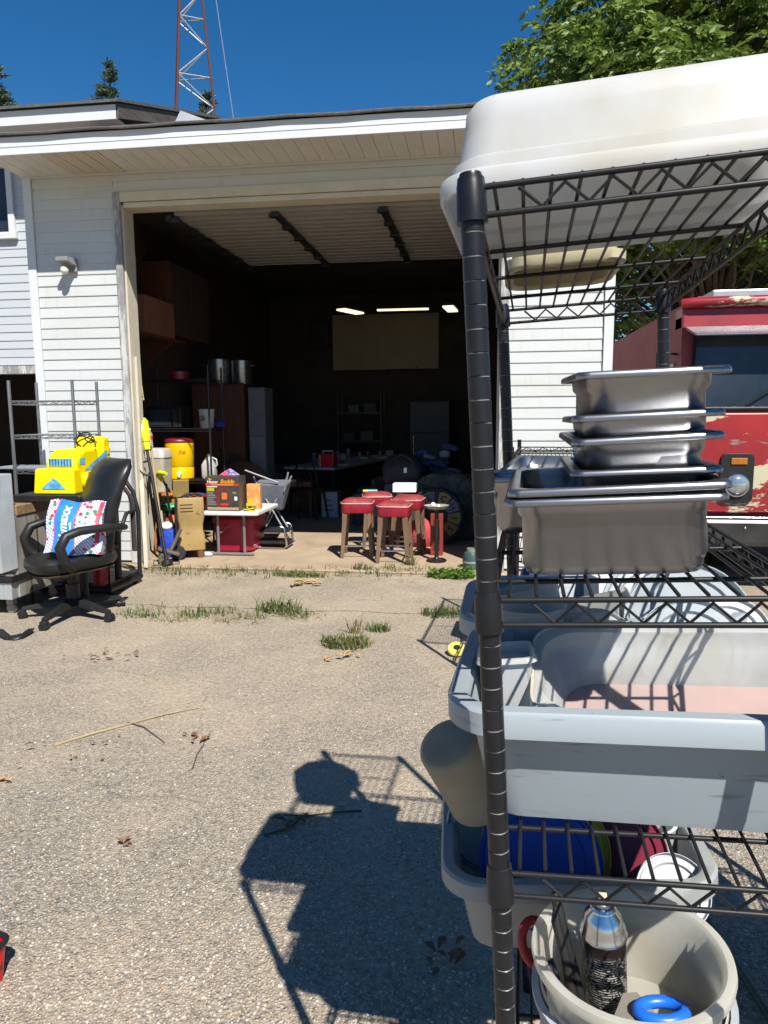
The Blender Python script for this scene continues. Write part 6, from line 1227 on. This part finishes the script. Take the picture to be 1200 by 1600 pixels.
# a loaded rack just past the right edge; its shadow falls on the asphalt behind the leaning rack
rk3 = thing('wire_rack', 'loaded black wire rack standing close beside the leaning rack', 'rack', (.80, .86, 0), R(-4))
wire_rack(rk3, .36, .91, 1.45, (.30, .80, 1.38), M_rod, nw=9)
for i, (y_, z_) in enumerate(((.24,.307),(.66,.307),(.24,.807),(.66,.807))):
    o = thing('bus_tub', ('front grey tub on the low shelf of the loaded rack','rear grey tub on the low shelf of the loaded rack','front grey tub on the middle shelf of the loaded rack','rear grey tub on the middle shelf of the loaded rack')[i], 'tub'); o.matrix_world = Matrix.Translation((.80,.86,0)) @ Matrix.Rotation(R(-4),4,'Z') @ Matrix.Translation((.18,y_,z_))
    tub_mesh(.34,.36,.30,.02,.012,.03,.004,.05).build('shell', M_bin2, o, 40)

# ------------------------------------------------------------------ second wire rack further off
rk2 = thing('wire_rack', 'lower black wire rack standing between the leaning rack and the garage wall', 'rack', (.16, 3.68, 0), R(-5))
wire_rack(rk2, .36, 1.15, 1.34, (.25, .75, 1.29), M_rod, nw=9)
for i, (x_, y_, z_, c_) in enumerate(((.18,.35,.257,(.03,.03,.035)),(.18,.85,.257,(.05,.10,.22)),(.18,.55,.757,(.035,.033,.035)))):
    o = thing('crate', ('black plastic crate on the bottom of the lower rack', 'dark blue plastic crate on the bottom of the lower rack', 'black plastic crate on the middle shelf of the lower rack')[i], 'crate'); o.matrix_world = Matrix.Translation((.16,3.68,0)) @ Matrix.Rotation(R(-5),4,'Z') @ Matrix.Translation((x_,y_,z_))
    tub_mesh(.28,.36,.24,.015,.008,.02,.004,.03).build('shell', mat('crate_%d' % i, c_, .5), o, 40)
P = G(706, 1024); yd = thing('yellow_toy', 'small yellow plastic toy disc with black hub lying on the asphalt', 'toy', (P.x+.03, P.y+.02, .012)); yd.rotation_euler = (R(25),0,0)
MB().lathe([(.02,0),(.055,0),(.06,.01),(.055,.022),(.02,.022)], 22, (0,0,.02)).build('disc', mat('yellow_pl', (.75,.60,.12), .4), yd, 40); MB().lathe([(.008,.0),(.02,.002),(.02,.03),(.008,.032)], 14, (0,0,.02)).build('hub', M_blackp, yd, 40)

# ------------------------------------------------------------------ weeds, litter, loose stones
M_grass = leaf_mat('weed_green', (.075,.11,.025), (.13,.16,.045), (.24,.21,.09), 6, .3); M_dry = leaf_mat('dry_grass', (.28,.22,.10), (.22,.20,.08), (.16,.17,.06), 6, .3); M_bright = leaf_mat('bright_weed', (.09,.19,.02), (.12,.24,.03), (.18,.28,.05), 8, .35)
def blades(C, H, lean, wid, m, name, seed):
    rs = np.random.RandomState(seed); n = len(C); a = rs.rand(n)*6.283; d = np.stack([np.cos(a), np.sin(a), np.zeros(n)], 1); sd_ = np.stack([-np.sin(a), np.cos(a), np.zeros(n)], 1)
    H = np.asarray(H)[:, None]; ln = lean*H*(.3+rs.rand(n,1)); w_ = wid*(.6+.8*rs.rand(n,1)); up_ = np.array([0,0,1.])
    p0 = C; p1 = C + up_*H*.6 + d*ln*.35; p2 = C + up_*H*(.95-.25*rs.rand(n,1)) + d*ln
    V = np.stack([p0-sd_*w_*.5, p0+sd_*w_*.5, p1+sd_*w_*.45, p1-sd_*w_*.45, p2], 1).reshape(-1,3); i0 = np.arange(n)[:,None]*5
    F = [tuple(r) for r in (i0+np.array([0,1,2,3])).tolist()] + [tuple(r) for r in (i0+np.array([3,2,4])).tolist()]
    me = bpy.data.meshes.new(name); me.from_pydata(V.tolist(), [], F); me.materials.append(m); return me
def scatter(cx, cy, rx, ry, n, rs): 
    a = rs.rand(n)*6.283; r_ = rs.rand(n)**.6; return np.stack([cx+np.cos(a)*rx*r_, cy+np.sin(a)*ry*r_, np.zeros(n)], 1)
rs = np.random.RandomState(21); gc = []; gh = []
for i in range(150):                        # thin strip of grass along the slab edge and along the crack
    t_ = rs.rand(); 
    if i < 95: p = G(228+515*t_, 894+4*t_+rs.randn()*3.0); k = rs.randint(3, 12)
    else: p = G(195+290*t_, 962+rs.randn()*4); k = rs.randint(3, 10)
    q = scatter(p.x, p.y, .07, .04, k, rs); gc.append(q); gh += list(.03+.07*rs.rand(k))
tag(link('grass', blades(np.concatenate(gc), gh, .8, .006, M_grass, 'grass', 1), None), 'thin grass growing along the slab edge and the asphalt crack', 'grass', kind='stuff')
gc = []; gh = []
for i in range(120):
    t_ = rs.rand(); p = G(225+515*t_, 897+rs.randn()*5) if i < 70 else G(190+320*t_, 966+rs.randn()*5); k = rs.randint(3, 9); q = scatter(p.x, p.y, .08, .05, k, rs); gc.append(q); gh += list(.02+.04*rs.rand(k))
tag(link('dry_grass', blades(np.concatenate(gc), gh, 1.8, .005, M_dry, 'dry_grass', 2), None), 'short dried grass tangled along the slab edge and the crack', 'grass', kind='stuff')
weeds = [((470,901),.28,.07,260,.07,M_grass,'broad green weed patch in front of the slab edge'), ((435,956),.18,.08,170,.14,M_grass,'feathery weed clump growing from the crack'), ((541,1008),.17,.12,260,.085,M_grass,'round green weed clump alone in the asphalt'),
         ((557,990),.05,.03,26,.17,M_dry,'pale seeding weed beside the round clump'), ((590,986),.09,.05,90,.09,M_grass,'small weed tuft beside the round clump'), ((640,887),.06,.03,34,.19,M_grass,'tall thin weed before the foremost stool'),
         ((708,903),.22,.07,0,.09,M_bright,'bright leafy weeds at the right door jamb'), ((698,962),.20,.10,160,.10,M_grass,'weed patch in the shade of the wire shelf'), ((565,893),.12,.05,70,.13,M_grass,'upright weed tuft before the bar stools'), ((610,892),.07,.04,30,.12,M_dry,'dry weed tuft at the slab edge'), ((1150,880),.35,.25,500,.18,M_grass,'unmown grass patch beside the van bumper')]
for i, ((px, py), rx, ry, n, h_, m, lab) in enumerate(weeds):
    p = G(px, py); o = thing('weed_clump', lab, 'weed', (p.x, p.y, 0)); rs = np.random.RandomState(50+i)
    if n:
        C = scatter(0, 0, rx, ry, n, rs); link('blades', blades(C, h_*(.35+.75*rs.rand(n)), .7, .007, m, 'blades', 60+i), None, o)
        k = n//3; C2 = scatter(0, 0, rx*.9, ry*.9, k, rs); C2[:,2] = h_*.5*rs.rand(k); D2 = rs.randn(k,3)*np.array([1,1,.4]); link('leaves', leaf_mesh('leaves', C2, D2, .028, m, wid=.4), None, o)
        if i == 2: link('dry_blades', blades(scatter(0,0,rx,ry,160,rs), .05*(.4+rs.rand(160)), 1.6, .006, M_dry, 'dry_blades', 3), None, o)
    else:
        C = []; D = []
        for k in range(42):
            a = rs.rand()*6.28; r_ = rs.rand()**.5; bx_, by_ = math.cos(a)*rx*r_, math.sin(a)*ry*r_; hh = h_*(.4+.7*rs.rand())
            for j in range(9): u = rs.rand(); b_ = rs.rand()*6.28; C.append((bx_+.03*math.cos(b_), by_+.03*math.sin(b_), hh*u+.01)); D.append((math.cos(b_), math.sin(b_), .5))
        link('leaves', leaf_mesh('leaves', np.array(C), np.array(D), .06, m, wid=.36), None, o)
# sticks and dry leaves
M_stick = mat('bleached_stick', (.34,.26,.15), .8); M_twig = mat('dark_twig', (.07,.05,.035), .85); M_dleaf = mat('dead_leaf', (.20,.10,.04), .8, col2=(.12,.06,.03), scale=20); M_tleaf = mat('tan_leaf', (.42,.26,.12), .8, col2=(.32,.18,.08), scale=20)
def stick(lab, pts, r_, m):
    b = MB(); P_ = [G(*p) for p in pts]; c0 = P_[0]; b.tube([(p.x-c0.x, p.y-c0.y, r_*.9+.003*(i % 2)) for i, p in enumerate(P_)], [r_*(1-.5*i/(len(pts)-1)) for i in range(len(pts))], 6)
    tag(b.build('stick', m, None, 50, loc=(c0.x, c0.y, 0)), lab, 'stick')
stick('long bleached stick lying across the asphalt', [(85,1166),(140,1150),(200,1133),(255,1119),(311,1107)], .006, M_stick)
stick('short dark twig beside the long bleached stick', [(200,1130),(225,1138),(257,1161)], .004, M_twig)
stick('thin curved twig below the bleached stick', [(301,1202),(308,1180),(318,1165),(322,1150)], .003, M_twig)
stick('twig lying inside the shadow of the rack', [(565,1268),(520,1272),(480,1276),(443,1276)], .004, M_twig)
stick('forked dry twig in the shadow of the rack', [(412,1306),(440,1300),(455,1293),(470,1280),(472,1272)], .004, M_twig)
stick('straw-like stalk before the slab edge', [(640,878),(660,895),(700,905),(730,908)], .004, M_twig)
def leaves(px, py, n, sp, m, lab, size=.05):
    p = G(px, py); o = thing('dead_leaves', lab, 'leaves', (p.x, p.y, 0)); rr_ = random.Random(px)
    for i in range(n):
        a, b_ = rr_.uniform(0,6.28), rr_.uniform(.6,1.2)*size; x_, y_ = rr_.gauss(0,sp), rr_.gauss(0,sp*.6); l_ = MB()
        l_.grid(lambda u, v: ((u-.5)*b_*1.0, (v-.5)*b_*.55*(1-abs(u-.5)*1.6), .25*b_*abs(v-.5)+.18*b_*math.sin(u*3)), 4, 2); lo = l_.build('leaf', m, o, 60, loc=(x_, y_, .004+.004*i)); lo.rotation_euler = (rr_.uniform(-.15,.15), rr_.uniform(-.15,.15), a)
leaves(482, 916, 6, .06, M_tleaf, 'tan curled leaves lying before the slab edge', .10); leaves(318, 1158, 6, .05, M_dleaf, 'small dead leaves by the thin curved twig', .045); leaves(536, 1030, 6, .06, M_tleaf, 'dead leaves at the foot of the round weed clump', .06)
leaves(452, 1288, 7, .05, M_dleaf, 'dark dead leaves in the shadow of the rack', .045); leaves(700, 1500, 9, .05, M_dleaf, 'dark leaves beside the foot of the leaning rack', .045); leaves(200, 1322, 4, .02, M_dleaf, 'few brown leaf scraps on open asphalt', .03); leaves(10, 1222, 3, .02, M_tleaf, 'orange leaf scrap near the toy wagon', .05)
leaves(165, 1030, 14, .12, M_dleaf, 'line of dark leaf litter behind the webbing strap', .035); leaves(95, 1185, 10, .16, M_dleaf, 'scattered leaf scraps along the bleached stick', .03)
rs = np.random.RandomState(77)
def island_mat(name, cols):
    m = bpy.data.materials.new(name); m.use_nodes = True; n = m.node_tree.nodes; l = m.node_tree.links; p = n['Principled BSDF']; g_ = n.new('ShaderNodeNewGeometry'); cr = n.new('ShaderNodeValToRGB'); cr.color_ramp.interpolation = 'CONSTANT'
    e = cr.color_ramp.elements; e[0].color = (*cols[0],1); e[1].position = 1/len(cols); e[1].color = (*cols[1],1)
    for i, c_ in enumerate(cols[2:]): k = e.new((i+2)/len(cols)); k.color = (*c_,1)
    l.new(g_.outputs['Random Per Island'], cr.inputs[0]); l.new(cr.outputs[0], p.inputs['Base Color']); p.inputs['Roughness'].default_value = .8; return m
M_stone = island_mat('loose_stones', [(.42,.39,.34),(.34,.305,.255),(.25,.225,.19),(.33,.255,.17),(.48,.45,.40),(.17,.155,.14),(.37,.335,.28),(.29,.20,.13)])
V = []; F = []
ico = [(0,0,1),(.9,0,.4),(.28,.85,.4),(-.72,.53,.4),(-.72,-.53,.4),(.28,-.85,.4),(.9,.2,-.3),(.1,.9,-.3),(-.9,.1,-.3),(-.1,-.9,-.3)]
icf = [(0,1,2),(0,2,3),(0,3,4),(0,4,5),(0,5,1),(1,6,2),(2,6,7),(2,7,3),(3,7,8),(3,8,4),(4,8,9),(4,9,5),(5,9,6),(5,6,1)]
for i in range(7000):
    py = 905+695*rs.rand()**.62; px = rs.rand()*860-20
    if px > 700 and py < 1200: continue
    p = G(px, py); s_ = (.0022+.0045*rs.rand()**2.2); a = rs.rand()*6.28; el_ = .55+.4*rs.rand(); ca, sa = math.cos(a), math.sin(a); b0_ = len(V)
    for x_, y_, z_ in ico: x2, y2 = x_*s_*1.25, y_*s_*el_; V.append((p.x+x2*ca-y2*sa, p.y+x2*sa+y2*ca, z_*s_*.55+s_*.12))
    F += [tuple(b0_+k for k in f_) for f_ in icf]
sm_ = bpy.data.meshes.new('gravel'); sm_.from_pydata(V, [], F); sm_.shade_smooth(); tag(link('gravel', sm_, M_stone), 'loose small stones scattered over the worn asphalt', 'gravel', kind='stuff')
